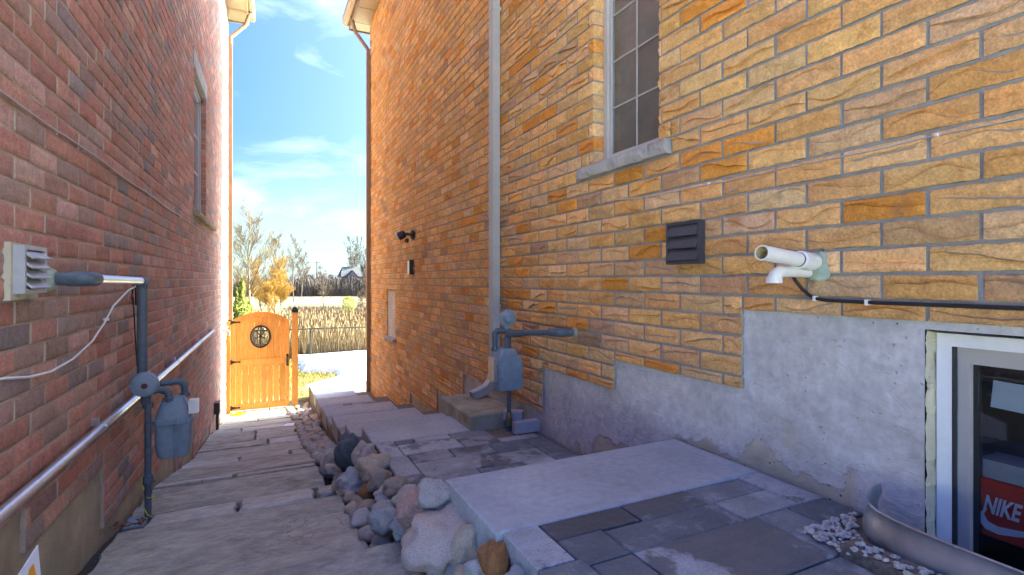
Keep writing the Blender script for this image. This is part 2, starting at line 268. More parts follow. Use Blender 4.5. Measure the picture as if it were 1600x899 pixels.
def thing(name, label, cat, loc=(0, 0, 0), group=None):
    o = bpy.data.objects.new(name, None); COL.objects.link(o); o.location = loc; o.empty_display_size = .1
    o.matrix_world = Matrix.Translation(loc); o['label'] = label; o['category'] = cat
    if group: o['group'] = group
    return o
def T(o, label, cat, group=None):
    o['label'] = label; o['category'] = cat
    if group: o['group'] = group
    return o
def S(o): o['kind'] = 'structure'; return o
def arc(c, u, w, r, a0, a1, n=8): c, u, w = Vector(c), Vector(u), Vector(w); return [c+u*r*math.cos(R_(a0+(a1-a0)*i/n))+w*r*math.sin(R_(a0+(a1-a0)*i/n)) for i in range(n+1)]

AX = 1.88                                                        # right wall face
LD = Vector((.0125, 1, 0)).normalized(); LN = Vector((1, -.0125, 0)).normalized()
def WR(y, n, z): return Vector((AX-n, y, z))                      # right wall: along, out, up
def WL(y, n, z): return Vector((-.79, 0, 0))+LD*y+LN*n+Vector((0, 0, z))
def proj(p):
    s_, c_ = math.sin(TH), math.cos(TH); zc = p.x*s_+p.y*c_
    if zc < .05: return None
    return 800+800*(p.x*c_-p.y*s_)/zc, 438-800*p.z/zc
def sub_rects(r, blocks, mn=.018):
    out = [r]
    for b in blocks:
        nx = []
        for (y0, y1, z0, z1) in out:
            if b[0] >= y1 or b[1] <= y0 or b[2] >= z1 or b[3] <= z0: nx.append((y0, y1, z0, z1)); continue
            if y0 < b[0]: nx.append((y0, b[0], z0, z1)); y0 = b[0]
            if y1 > b[1]: nx.append((b[1], y1, z0, z1)); y1 = b[1]
            if z0 < b[2]: nx.append((y0, y1, z0, b[2]))
            if z1 > b[3]: nx.append((y0, y1, b[3], z1))
        out = [q for q in nx if q[1]-q[0] > mn and q[3]-q[2] > mn]
    return out
# ------------------------------------------------------------------ bricks
def brick_geo(l, h, D, nx, seed, yellow):
    rg = random.Random(seed); cols = []
    c0, A, kf, ph = rg.uniform(.36, .6), rg.uniform(.15, .32), rg.uniform(.5, 1.05), rg.random()*6.28
    lip = rg.uniform(.006, .012) if rg.random() < .85 else .002
    if rg.random() < .3: A *= .4
    rv = None
    for i in range(nx+1):
        u = i/nx
        if yellow:
            c = min(.86, max(.13, c0+A*math.sin(2*math.pi*kf*u+ph)+.05*math.sin(9*u+ph*2)+rg.uniform(-.025, .025)))
            fade = min(1, 5*min(u, 1-u)+.25)
            rows = [(0, -.004), (.07, .0), (c*.5, lip*.3*fade), (c-.02, lip*fade), (c+.022, -.010*fade), (.45*(1+c)+.08, .001), (.93, .0005), (1, -.004)]
            if nx < 9: rows = [rows[0], rows[1], rows[3], rows[4], rows[6], rows[7]]
        else:
            rows = [(0, -.004), (.1, rg.uniform(-.001, .0015)), (.36, rg.uniform(-.0025, .002)), (.64, rg.uniform(-.0025, .002)), (.9, rg.uniform(-.001, .0015)), (1, -.004)]
            if nx < 7: rows = [rows[0], rows[1], rows[4], rows[5]]
        e = i in (0, nx); jx = rg.uniform(-.0022, .0022) if e else 0
        col = []
        for j, (v, d) in enumerate(rows):
            jz = rg.uniform(-.0016, .0016) if j in (0, len(rows)-1) else 0
            if e: d = min(d, -.003)
            col.append(((u-.5)*l+jx, d, (v-.5)*h+jz))
        cols.append(col)
    nr = len(cols[0]); v = [p for c in cols for p in c]; I = lambda i, j: i*nr+j; f = []
    for i in range(nx):
        for j in range(nr-1): f.append((I(i, j), I(i, j+1), I(i+1, j+1), I(i+1, j)))
    ring = [I(i, 0) for i in range(nx+1)]+[I(nx, j) for j in range(1, nr)]+[I(i, nr-1) for i in range(nx-1, -1, -1)]+[I(0, j) for j in range(nr-2, 0, -1)]
    ring = [I(0, 0), I(nx, 0), I(nx, nr-1), I(0, nr-1)]; o = len(v)
    v += [(v[q][0], -D, v[q][2]) for q in ring]
    f.append(tuple([I(i, 0) for i in range(nx+1)]+[o+1, o])); f.append(tuple([I(i, nr-1) for i in range(nx, -1, -1)]+[o+3, o+2]))
    f.append(tuple([I(nx, j) for j in range(nr)]+[o+2, o+1])); f.append(tuple([I(0, j) for j in range(nr-1, -1, -1)]+[o, o+3]))
    return v, f
PALY = [((.70, .405, .165), 9), ((.69, .375, .135), 7), ((.72, .445, .21), 4.5), ((.67, .29, .06), 2.4), ((.57, .34, .17), 1.8), ((.46, .28, .165), .8), ((.65, .415, .225), 3)]
PALR = [((.47, .235, .175), 6), ((.44, .21, .155), 5), ((.41, .23, .18), 4), ((.51, .31, .25), 3), ((.31, .235, .215), 2.0), ((.26, .21, .205), .8), ((.37, .245, .20), 3)]
def brick_wall(parent, W, right, rows_rects, L, H, D, yellow, seed, open_, J=.012):
    rg = random.Random(seed); pal = PALY if yellow else PALR; cols_, wts = [p[0] for p in pal], [p[1] for p in pal]
    hi = [brick_geo(L-J, H-J, D, 14 if yellow else 9, 100+i+seed, yellow) for i in range(26)]
    lo = [brick_geo(L-J, H-J, D, 6 if yellow else 5, 300+i+seed, yellow) for i in range(20)]
    items = []
    for (y0, y1, z0, z1) in rows_rects:
        pr = [proj(W(y, 0, z)) for y in (y0, y1) for z in (z0, z1)]
        ar = 0
        if all(pr):
            xs = [min(1600, max(0, p[0])) for p in pr]; ys = [min(899, max(0, p[1])) for p in pr]
            ar = (max(xs)-min(xs))*(abs(ys[1]-ys[0])+abs(ys[3]-ys[2]))
        c = rg.choices(cols_, wts)[0]; v = rg.uniform(.86, 1.14); c = tuple(min(.8, q*v*rg.uniform(.96, 1.04)) for q in c)
        items.append((ar, (y0, y1, z0, z1), c))
    items.sort(key=lambda t: -t[0])
    ax = LD if right else None
    xax, nax = (Vector((0, 1, 0)), Vector((-1, 0, 0))) if right else (-LD, LN)
    mes = []; full = []
    for v, f in hi:
        me = bpy.data.meshes.new('brick'); me.from_pydata(v, [], f); me.polygons.foreach_set('use_smooth', [True]*len(f)); me.set_sharp_from_angle(angle=R_(50)); me.materials.append(MT['by_o' if yellow else 'br_o']); me.materials.append(MT['mort_y' if yellow else 'mort_r']); full.append(me.copy())
        me.polygons.foreach_set('material_index', [0]*(len(f)-4)+[1]*4); mes.append(me)
    for ar, (y0, y1, z0, z1), c in items[:300]:
        o = bpy.data.objects.new('brick', rg.choice(full if any(z1 > q[2]+.03 and z0 < q[3] and min(abs(y0-q[1]), abs(y1-q[0])) < .004 for q in open_) else mes)); COL.objects.link(o); o.parent = parent
        p = W((y0+y1)/2, rg.uniform(-.002, .0025), (z0+z1)/2); sx, sz = (y1-y0-J)/(L-J)*rg.choice((1, -1)), (z1-z0-J)/(H-J)*rg.choice((1, 1, -1))
        m = Matrix((xax, nax, Vector((0, 0, 1)))).transposed().to_4x4(); m.translation = p
        o.matrix_parent_inverse = parent.matrix_world.inverted(); fl = -1 if False else 1
        o.matrix_world = m @ Matrix.Rotation(rg.uniform(-.006, .006), 4, 'Y') @ Matrix.Diagonal((sx, 1, sz, 1)); o.color = c+(1,)
    V, F, TC, MI = [], [], [], []
    for ar, (y0, y1, z0, z1), c in items[300:]:
        v, f = rg.choice(lo); p = W((y0+y1)/2, rg.uniform(-.002, .0025), (z0+z1)/2); sx, sz = (y1-y0-J)/(L-J), (z1-z0-J)/(H-J); o = len(V)
        for a, b, d in v: q = p+xax*(a*sx)+nax*b; V.append((q.x, q.y, q.z+d*sz))
        F += [tuple(i+o for i in q) for q in f]; TC += [c]*len(f); MI += [0]*(len(f)-4)+[0 if any(z1 > q[2]+.03 and z0 < q[3] and min(abs(y0-q[1]), abs(y1-q[0])) < .004 for q in open_) else 1]*4
    me = bpy.data.meshes.new('brick_courses'); me.from_pydata(V, [], F); at = me.attributes.new('tint', 'FLOAT_COLOR', 'FACE')
    at.data.foreach_set('color', [q for c in TC for q in (*c, 1)])
    me.materials.append(MT['by_s' if yellow else 'br_s']); me.materials.append(MT['mort_y' if yellow else 'mort_r']); me.polygons.foreach_set('material_index', MI)
    o = link('brick_courses', me, 'by_s' if yellow else 'br_s', parent, kind='stuff')
def rects(ya, yb, za, zb, base, L, H, off, blocks):
    out = []; k0 = math.floor((za-base)/H); k1 = math.ceil((zb-base)/H)
    for k in range(k0, k1):
        z0, z1 = base+k*H, base+(k+1)*H; y = off+(L/2 if k % 2 else 0); y -= math.ceil((y-ya)/L)*L
        while y < yb:
            r = (max(y, ya), min(y+L, yb), max(z0, za), min(z1, zb))
            if r[1]-r[0] > .02 and r[3]-r[2] > .02: out += sub_rects(r, blocks)
            y += L
    return out
def sheet(W, ya, yb, za, zb, n, st, blocks, amp, sd):            # rough foundation face
    b = B(); ys = [ya+(yb-ya)*i/max(1, round((yb-ya)/st)) for i in range(max(1, round((yb-ya)/st))+1)]; zs = [za+(zb-za)*i/max(1, round((zb-za)/st)) for i in range(max(1, round((zb-za)/st))+1)]
    for y in ys:
        for z in zs: b.v.append(tuple(W(y, n+amp*(noise.noise((y*5+sd, z*5, 1.3))+.5*noise.noise((y*14+sd, z*14, 4))), z)))
    m = len(zs)
    for i in range(len(ys)-1):
        for j in range(m-1): b.f.append((i*m+j, i*m+j+1, (i+1)*m+j+1, (i+1)*m+j))
    return b
# ================================================================== GROUND
def gz(x, y):
    pts = [(-400, -1.4), (-6, -1.3), (-1.6, -1.35), (0, -1.45), (3, -1.75), (5, -2.0), (8, -2.5), (10.6, -2.75), (11.9, -2.62), (13, -2.5), (16, -2.68), (21, -3.02), (30, -3.4), (60, -3.6), (170, -3.9), (2500, -4.2)]
    for (a, p), (b_, q) in zip(pts, pts[1:]):
        if y <= b_: t = max(0, (y-a)/(b_-a)); return p+(q-p)*t
    return pts[-1][1]
b = B(); YS = [-400, -150, -60, -30, -15, -8, -5, -3, -1.6]+[i*.8 for i in range(0, 40)]+[34, 38, 43, 50, 60, 75, 95, 120, 170, 240, 350, 600, 1200, 2500]
XS = [-2500, -1000, -500, -250, -120, -70, -40, -25, -15]+[-10+i*1. for i in range(21)]+[15, 25, 40, 70, 120, 250, 500, 1000, 2500]
for y in YS:
    for x in XS: b.v.append((x, y, gz(x, y)+(.05*noise.noise((x*.4, y*.4, 0)) if y > 12.5 and abs(x) < 60 else 0)))
nX = len(XS)
for i in range(len(YS)-1):
    for j in range(nX-1): b.f.append((i*nX+j, i*nX+j+1, (i+1)*nX+j+1, (i+1)*nX+j))
S(b.build('ground', 'ground', smooth=60))
# ================================================================== RIGHT HOUSE (yellow brick)
RY0, RY1, RZ1 = -.5, 10.28, 5.02
yh = thing('brick_house', 'yellow split-face brick house filling the right side of the passage', 'house', (AX+4, 4.4, -2.6))
WINR = (2.104, 2.69, .735, 2.30); WINR2 = (8.15, 8.72, -.93, -.18); WINB = (-.15, .895, -.98, -.157)
fnd = [(-9, 1.572, -9, -.135), (1.572, 2.478, -9, -.482), (2.478, 3.349, -9, -.660), (3.349, 5.06, -9, -.993), (5.06, 5.95, -9, -1.33), (5.95, 7.2, -9, -1.62)]
sillb = (2.009, 2.834, .648, .735); sillb2 = (8.05, 8.80, -1.0, -.93)
rr = rects(RY0, RY1, -2.9, RZ1, -.067, .267, .089, 1.013-.267*9, fnd+[WINR, WINR2, sillb, sillb2])
brick_wall(yh, WR, True, rr, .267, .089, .088, True, 7, [WINR, WINR2])
def solid_wall(parent, W, ya, yb, za, zb, blocks, n0, n1, mat, g=.0115):
    b = B(); ex = [(q[0]-g, q[1]+g, q[2]-g, q[3]+g) for q in blocks]
    for (y0, y1, z0, z1) in sub_rects((ya, yb, za, zb), ex, .001):
        p = [W(y, n, z) for z in (z0, z1) for n in (n0, n1) for y in (y0, y1)]; b.add(p, [(0, 2, 3, 1), (4, 5, 7, 6), (0, 1, 5, 4), (2, 6, 7, 3), (0, 4, 6, 2), (1, 3, 7, 5)])
    return b.build('wall', mat, parent)
solid_wall(yh, WR, RY0, RY1, -2.95, RZ1, fnd+[WINR, WINR2], -.009, -.115, 'mort_y')
b = B()
for q in sub_rects((RY0, RY1, -3.0, -.10), [WINB], .001): b2 = sheet(WR, *q, -.020, .028, None, .0045, 2); b.add(b2.v, b2.f)
b.build('foundation', 'parge', yh, smooth=60)
b = B(); W_ = 9.5                                                 # the rest of the shell: rear, front, far wall, ceiling
b.box(AX+.10, AX+W_, RY1-.12, RY1-.02, -3, RZ1); b.box(AX+.12, AX+W_, RY0+.01, RY0+.11, -3, RZ1); b.box(AX+W_-.1, AX+W_-.001, RY0+.12, RY1-.13, -3, RZ1); b.box(AX+.12, AX+W_-.12, RY0+.12, RY1-.14, RZ1-.1, RZ1-.01)
b.build('shell', simple('shell_brick', (.45, .27, .12), .9, 0, .2, 3), yh)
b = B(); b.box(AX+.13, AX+W_-.12, RY0+.13, RY1-.15, -.06, -.02); b.build('floor_slab', 'dark_room', yh)
def eave(parent, W, ya, yb, z, ov, depth, flip, rise=2.6, hip=3.5):
    s_ = B(); k = 0; y = ya
    while y < yb-.01:                                             # soffit boards
        y2 = min(y+.30, yb); p = [W(yy, n, zz) for zz in (z-.006*(k % 2), z+.02) for n in (-.05, ov) for yy in (y+.003, y2-.003)]; s_.add(p, [(0, 2, 3, 1), (4, 5, 7, 6), (0, 1, 5, 4), (2, 6, 7, 3), (0, 4, 6, 2), (1, 3, 7, 5)]); y = y2; k += 1
    e = s_.build('soffit', 'tan_alu', parent)
    f_ = B()
    def bx(y0, y1, n0, n1, z0, z1): p = [W(yy, n, zz) for zz in (z0, z1) for n in (n0, n1) for yy in (y0, y1)]; f_.add(p, [(0, 2, 3, 1), (4, 5, 7, 6), (0, 1, 5, 4), (2, 6, 7, 3), (0, 4, 6, 2), (1, 3, 7, 5)])
    bx(ya, yb, ov, ov+.02, z-.03, z+.20); bx(yb, yb+.02, -depth, ov+.02, z-.03, z+.20)
    f_.build('fascia', 'dsbrown' if flip else 'tan_alu', parent)
    g = B(); prof = [(0, .17), (0, .06), (.03, .04), (.09, .05), (.115, .10), (.115, .17), (.105, .17), (.105, .105), (.085, .06), (.03, .052), (.01, .07), (.01, .17)]
    g.prism(prof, lambda a, c, d: W(d, ov+.022+a, z+c), ya, yb+.02); g.build('gutter', 'tan_alu', parent)
    r = B(); p = [W(ya, ov+.14, z+.19), W(yb+.05, ov+.14, z+.19), W(yb+.05, -depth, z+.19), W(ya, -depth, z+.19), W(ya+1.5, -depth/2, z+rise), W(yb-hip, -depth/2, z+rise)]
    r.add(p, [(0, 1, 5, 4), (1, 2, 5), (2, 3, 4, 5), (3, 0, 4), (0, 3, 2, 1)]); r.build('roof', 'roof', parent)
eave(yh, WR, RY0-.3, RY1+.36, RZ1+.01, .33, 9.8, True, 5.0, .5)
# upper window of the yellow house
def bxw(b, W, y0, y1, n0, n1, z0, z1):
    p = [W(yy, n, zz) for zz in (z0, z1) for n in (n0, n1) for yy in (y0, y1)]; return b.add(p, [(0, 2, 3, 1), (4, 5, 7, 6), (0, 1, 5, 4), (2, 6, 7, 3), (0, 4, 6, 2), (1, 3, 7, 5)])
def frame(b, W, y0, y1, z0, z1, w, n0, n1, top=True):
    bxw(b, W, y0, y0+w, n0, n1, z0, z1); bxw(b, W, y1-w, y1, n0, n1, z0, z1); bxw(b, W, y0+w, y1-w, n0, n1, z0, z0+w); bxw(b, W, y0+w, y1-w, n0, n1, z1-w, z1); return b
def window(parent, W, r, n, fw, mat, nv, nh, sash=.03, mun=.010, back=None, backn=.35, label=None):
    y0, y1, z0, z1 = r; y0 += .002; y1 -= .002; z0 += .002; z1 -= .002
    w = frame(B(), W, y0, y1, z0, z1, fw, n-.07, n).build('window', mat, parent)
    if label: w['label'] = label
    frame(B(), W, y0+fw, y1-fw, z0+fw, z1-fw, sash, n-.05, n-.016).build('sash', mat, w)
    a0, a1, c0, c1 = y0+fw+sash, y1-fw-sash, z0+fw+sash, z1-fw-sash
    bxw(B(), W, a0-.004, a1+.004, n-.034, n-.030, c0-.004, c1+.004).build('pane', 'glass', w)
    for i in range(1, nv): y = a0+(a1-a0)*i/nv; bxw(B(), W, y-mun/2, y+mun/2, n-.0295, n-.024, c0, c1).build('glazing_bar', 'frame_taupe', w)
    for i in range(1, nh): z = c0+(c1-c0)*i/nh; bxw(B(), W, a0, a1, n-.0295, n-.0245, z-mun/2, z+mun/2).build('glazing_bar', 'frame_taupe', w)
    if back: bxw(B(), W, y0-.2, y1+.2, n-backn-.02, n-backn, z0-.2, z1+.2).build('blind', back, w)
    return w
w = window(yh, WR, WINR, -.075, .034, 'frame_taupe', 2, 5, .020, .009, 'blind', .06)
def rough_sill(name, W, y0, y1, z0, z1, n0, n1, mat, parent, sd=0):
    b = B(); N = 30
    for i in range(N+1):
        y = y0+(y1-y0)*i/N; e = 1 if 0 < i < N else 0
        for (n, z) in ((n0, z0), (n1-.012, z0), (n1, z0*.6+z1*.4), (n1-.004, z0*.2+z1*.8), (n1-.018, z1), (n0, z1+.004)):
            q = .012*noise.noise((y*28+sd, z*40, n*9))*(1 if n > n0 else 0); b.v.append(tuple(W(y, n+q, z+q*.3)))
    for i in range(N):
        for j in range(6): k = (j+1) % 6; b.f.append((i*6+j, i*6+k, (i+1)*6+k, (i+1)*6+j))
    b.f += [(5, 4, 3, 2, 1, 0), tuple(N*6+j for j in range(6))]
    return b.build(name, mat, parent)
rough_sill('sill', WR, 2.012, 2.832, .652, .728, -.06, .045, 'lime', w, 3)
w2 = window(yh, WR, WINR2, -.05, .04, 'vinyl', 1, 1, .025, .01, 'navy_blind', .08); rough_sill('sill', WR, 8.06, 8.79, -.995, -.932, -.04, .05, 'lime', w2, 9)
# basement window: foam-patched jamb, white frame, sliding sash, room behind
bw = frame(B(), WR, WINB[0], .888, WINB[2], WINB[3]-.012, .040, -.16, -.072).build('window', 'vinyl', yh); bw['label'] = 'white framed basement window in its well'
b = B(); bxw(b, WR, .815, .845, -.15, -.104, -.94, -.212); bxw(b, WR, WINB[0]+.04, .815, -.15, -.104, -.262, -.212); bxw(b, WR, WINB[0]+.04, .815, -.15, -.104, -.94, -.89); b.build('sash', 'frame_taupe', bw)
b = B(); bxw(b, WR, .8455, .8475, -.10, -.073, -.94, -.210); bxw(b, WR, .803, .8145, -.155, -.125, -.89, -.262); b.build('seal', 'black', bw)
bxw(B(), WR, WINB[0]+.045, .818, -.134, -.130, -.90, -.255).build('pane', 'glass', bw)
b = sheet(lambda y, n, z: Vector((AX+.018+y, .893+.006*noise.noise((y*30, z*22, 2))-.006*abs(noise.noise((0, z*60, 5))), z)), 0, .075, WINB[2], WINB[3]+.01, 0, .009, None, 0, 0); b.build('jamb', 'caulk', bw)
b = sheet(lambda y, n, z: Vector((AX+.018+z, y, WINB[3]-.004+.004*noise.noise((y*20, z*22, 2)))), WINB[0], .895, 0, .075, 0, .012, None, 0, 0); b.build('head', 'caulk', bw)
b = B(); b.box(AX+.115, AX+.17, -.35, 1.6, -1.6, WINB[2]); b.box(AX+.12, AX+.17, .90, 1.6, WINB[2], -.13); b.box(AX+.9, AX+.95, -.36, 1.6, -1.6, -.06); b.box(AX+.12, AX+.9, 1.55, 1.6, -1.6, -.06); b.box(AX+.12, AX+.9, -.36, -.31, -1.6, -.06); b.box(AX+.12, AX+.9, -.36, 1.6, -1.62, -1.58); b.build('basement_room', 'navy_blind', bw)
# ================================================================== LEFT HOUSE (red brick)
LY0, LY1, LZ1 = 1.5, 11.85, 5.44
rh = thing('brick_house', 'red and charcoal brick house along the left side of the passage', 'house', (-4.5, 5, -2.6))
WINL = (6.80, 7.93, .79, 2.41); lint = (6.70, 8.03, 2.41, 2.63); sillL = (6.68, 8.75, .72, .79)
fl = [(-9, 2.39, -9, -.811), (2.39, 3.32, -9, -.976), (3.32, 4.35, -9, -1.305), (4.35, 5.6, -9, -1.47), (5.6, 6.7, -9, -1.80), (6.7, 8.4, -9, -2.05)]
rl = rects(LY0, LY1, -2.7, LZ1, -.153, .257, .0823, 2.564-.257*14, fl+[WINL, lint, sillL])
brick_wall(rh, WL, False, rl, .257, .0823, .088, False, 23, [WINL], .0105)
solid_wall(rh, WL, LY0, LY1, -2.95, LZ1, fl+[WINL], -.0055, -.115, 'mort_r')
b2 = sheet(WL, LY0, 8.6, -3.0, -.75, -.016, .035, None, .007, 7); b2.build('foundation', 'conc_l', rh, smooth=60)
solid_b = sheet(WL, LY0, 8.6, -3.0, -.78, -.10, 1.0, None, 0, 7); 
b = B(); p0 = WL(0, 0, 0)
for (y0, y1, n0, n1) in ((LY1-.12, LY1-.02, -8, -.10), (LY0+.01, LY0+.11, -8, -.10), (LY0+.12, LY1-.13, -8, -7.9)): bxw(b, WL, y0, y1, n0, n1, -3, LZ1)
bxw(b, WL, LY0+.12, LY1-.13, -7.89, -.12, LZ1-.1, LZ1-.01); b.build('shell', simple('shell_red', (.26, .10, .07), .9, 0, .2, 3), rh)
eave(rh, WL, LY0-.3, LY1+.38, LZ1+.01, .34, 8.3, False)
w = window(rh, WL, WINL, -.06, .06, 'ventlt', 2, 3, .04, .02, 'blind', .12); rough_sill('sill', WL, 6.70, 8.73, .722, .788, -.04, .06, 'sillr', w, 5)
bxw(B(), WL, 6.705, 8.025, -.05, .004, 2.415, 2.625).build('lintel', 'lime', w)
# ================================================================== LEFT FLAGSTONE PATH
lp = thing('left_path', '', '', (0, 5, -2.6)); del lp['label']; del lp['category']; lp['kind'] = 'structure'
def flagstone(parent, x0, x1, y0, y1, z, th, mat, sd, tilt=0, jag=.024, W=None, name='flagstone'):
    rg = random.Random(sd); pts = []
    cs = [(x0, y0), (x1, y0), (x1, y1), (x0, y1)]
    for i in range(4):
        a, c = cs[i], cs[(i+1) % 4]; n = max(2, int(math.hypot(c[0]-a[0], c[1]-a[1])/.07))
        for k in range(n): t = k/n; pts.append((a[0]+(c[0]-a[0])*t+rg.uniform(-1, 1)*jag*.5, a[1]+(c[1]-a[1])*t+jag*noise.noise((t*5+sd, i*3.1, .5))+rg.uniform(-1, 1)*jag*.35))
    mx, my = (x0+x1)/2, (y0+y1)/2; n = len(pts); v = []
    hz = lambda x, y: z+tilt*(y-my)+.006*noise.noise((x*3+sd, y*3, 0))
    for (ins, dz) in ((-.004, -th), (0, -.014), (.010, 0)):
        for (x, y) in pts:
            dx, dy = mx-x, my-y; l = math.hypot(dx, dy); x_, y_ = x+dx/l*ins, y+dy/l*ins; v.append((x_, y_, (hz(x_, y_) if dz > -th else z+tilt*(y_-my))+dz))
    f = [tuple(range(n-1, -1, -1))]
    for k in (0, n): f += [(k+i, k+(i+1) % n, k+n+(i+1) % n, k+n+i) for i in range(n)]
    f.append(tuple(2*n+i for i in range(n)))
    return B().add(v, f).build(name, mat, parent, smooth=30)
PZ = [(-1.5, -1.10), (2.23, -1.135), (2.25, -1.21), (3.36, -1.335), (3.70, -1.40), (4.36, -1.475), (4.58, -1.525), (5.56, -1.74), (6.05, -1.84), (6.86, -1.985), (8.25, -2.16), (9.75, -2.40), (11.0, -2.55), (13.1, -2.57)]
def pz(y):
    for (a, p), (c, q) in zip(PZ, PZ[1:]):
        if y <= c: return p+(q-p)*(y-a)/(c-a)
    return -2.57
Lx = lambda y: -.79+.0125*y+.012
FL = []                                                            # x0,x1,y0,y1,z,pale
def row(y0, y1, z, xs, pale=None):
    for i in range(len(xs)-1): FL.append((xs[i], xs[i+1], y0, y1, z, (pale or [0]*9)[i]))
row(-1.4, .7, -1.10, [-.74, -.05, .58]); row(.7, 2.24, -1.13, [-.50, .585])
row(2.24, 3.36, -1.30, [-.71, .45])
row(3.36, 3.70, -1.436, [-.60, -.14, .30], [1, 1]); row(3.40, 3.70, -1.438, [.30, .47])
row(3.70, 4.36, -1.44, [-.73, .40])
row(4.36, 4.58, -1.602, [-.72, -.20, .39], [1, 0]); row(4.58, 5.56, -1.605, [-.72, .42])
row(5.56, 6.05, -1.80, [-.71, -.22, .25, .42], [1, 0, 0]); row(6.05, 6.86, -1.805, [-.70, .43])
row(6.86, 7.30, -2.0, [-.70, .05, .44], [0, 1]); row(7.30, 8.25, -2.003, [-.69, -.1, .44])
row(8.25, 8.75, -2.18, [-.68, -.30, .30, .45], [0, 1, 0]); row(8.75, 9.75, -2.183, [-.67, .45])
row(9.75, 10.3, -2.36, [-.66, -.1, .46]); row(10.3, 11.05, -2.46, [-.66, -.2, .46], [1, 0]); row(11.05, 11.9, -2.56, [-.65, -.35, .1, .46], [0, 1, 0]); row(11.9, 13.0, -2.56, [-.65, .0, .46])
for i, (x0, x1, y0, y1, z, pl) in enumerate(FL): random.seed(i*7); ya_, yb_ = y0+.013, y1-.011; za_, zb_ = pz(ya_), pz(yb_); flagstone(lp, x0+.011, x1-.011, ya_, yb_, (za_+zb_)/2+random.uniform(-.007, .007), .16, 'flag_p' if pl else 'flag', 40+i, (zb_-za_)/(yb_-ya_))
b = B()                                                            # bedding under and between the stones
ks = [-1.4+.1*k for k in range(145)]
for y in ks: b.v += [(-.82, y, pz(y)-.6), (-.82, y, pz(y)-.06), (.50, y, pz(y)-.06), (.50, y, pz(y)-.6)]
for k in range(len(ks)-1):
    for q in range(3): b.f.append((k*4+q, k*4+q+1, k*4+4+q+1, k*4+4+q))
b.build('bedding', 'soil', lp)
# ================================================================== RIGHT STEPPED WALK
rp = thing('right_walk', '', '', (1.2, 4, -2.6)); del rp['label']; del rp['category']; rp['kind'] = 'structure'
def step_slab(x0, x1, y0, y1, z, th=.165):
    o = B().cbox(x0, x1, y0, y1, z-th, z, .007).build('step_slab', 'slab', rp)
step_slab(.66, 1.868, 1.478, 1.97, -.80, .162); step_slab(.64, 1.868, 1.86, 2.30, -.964, .165)
step_slab(.68, 1.50, 3.60, 4.06, -1.13); step_slab(.665, 1.60, 4.42, 4.86, -1.31); step_slab(.67, 1.60, 5.42, 5.90, -1.49); step_slab(.69, 1.58, 6.62, 7.10, -1.67)
step_slab(.76, 1.56, 8.22, 8.70, -1.90); step_slab(.84, 1.56, 9.72, 10.2, -2.12)
PV = [(.68, .81, 1.245, 1.475), (.81, 1.14, 1.36, 1.475), (1.14, 1.44, 1.345, 1.475), (1.44, 1.735, 1.345, 1.475), (1.735, 1.868, 1.205, 1.475), (.81, .98, 1.205, 1.36), (.98, 1.46, 1.205, 1.352), (1.46, 1.735, 1.205, 1.345),
      (.68, .83, 1.0, 1.245), (.83, .98, .93, 1.205), (.98, 1.5, .93, 1.205), (1.5, 1.66, .93, 1.205), (1.66, 1.868, 1.055, 1.205), (.68, .98, .72, .93), (.98, 1.30, .62, .93), (1.30, 1.515, .70, .93), (1.30, 1.515, .40, .70), (.68, .98, .40, .72), (.98, 1.30, .30, .62)]
PV = [p+(-.803,) for p in PV]
for iy in range(7): 
    for (a, c) in ((.68, 1.0), (1.0, 1.30), (1.30, 1.515)): PV.append((a, c, .30-.26*(iy+1)+(.0 if c > 1.4 else 0), .30-.26*iy, -.803))
PL = [(.69, .82, 3.27, 3.595), (.82, .95, 3.505, 3.595), (.95, 1.215, 3.50, 3.595), (1.215, 1.50, 3.45, 3.595), (.82, 1.235, 3.285, 3.50), (1.235, 1.50, 3.255, 3.45), (.69, .835, 2.93, 3.27), (.835, 1.11, 3.11, 3.285), (1.11, 1.39, 3.075, 3.255),
      (1.39, 1.66, 3.05, 3.255), (1.50, 1.80, 3.255, 3.345), (1.66, 1.815, 2.75, 3.25), (.835, 1.27, 2.87, 3.11), (1.27, 1.66, 2.85, 3.05), (.70, .85, 2.6, 2.93), (.85, 1.15, 2.6, 2.87), (1.15, 1.45, 2.6, 2.85), (1.45, 1.66, 2.6, 2.85), (.70, 1.0, 2.31, 2.6), (1.0, 1.4, 2.31, 2.6), (1.4, 1.815, 2.31, 2.6)]
PV += [p+(-1.13,) for p in PL]
for (ya, yb, z, x0) in ((4.07, 4.42, -1.312, .67), (4.87, 5.42, -1.492, .67), (5.91, 6.62, -1.672, .69), (7.11, 8.22, -1.902, .76), (8.71, 9.72, -2.122, .84), (10.21, 12.05, -2.31, .90)):
    n = max(1, round((yb-ya)/.3)); 
    for i in range(n):
        cut = [x0, x0+.22+.12*(i % 2), x0+.55-.1*(i % 2), 1.58 if z > -2.2 else 2.0]
        for a, c in zip(cut, cut[1:]): PV.append((a, c, ya+(yb-ya)*i/n, ya+(yb-ya)*(i+1)/n, z))
for i, (x0, x1, y0, y1, z) in enumerate(PV):
    random.seed(900+i); dz = random.uniform(-.002, .002); B().cbox(x0+.003, x1-.003, y0+.003, y1-.003, z-.07, z+dz, .004).build('paver', 'paver_d' if i in (2, 10, 1, 21, 23) else 'paver', rp)
b = B()
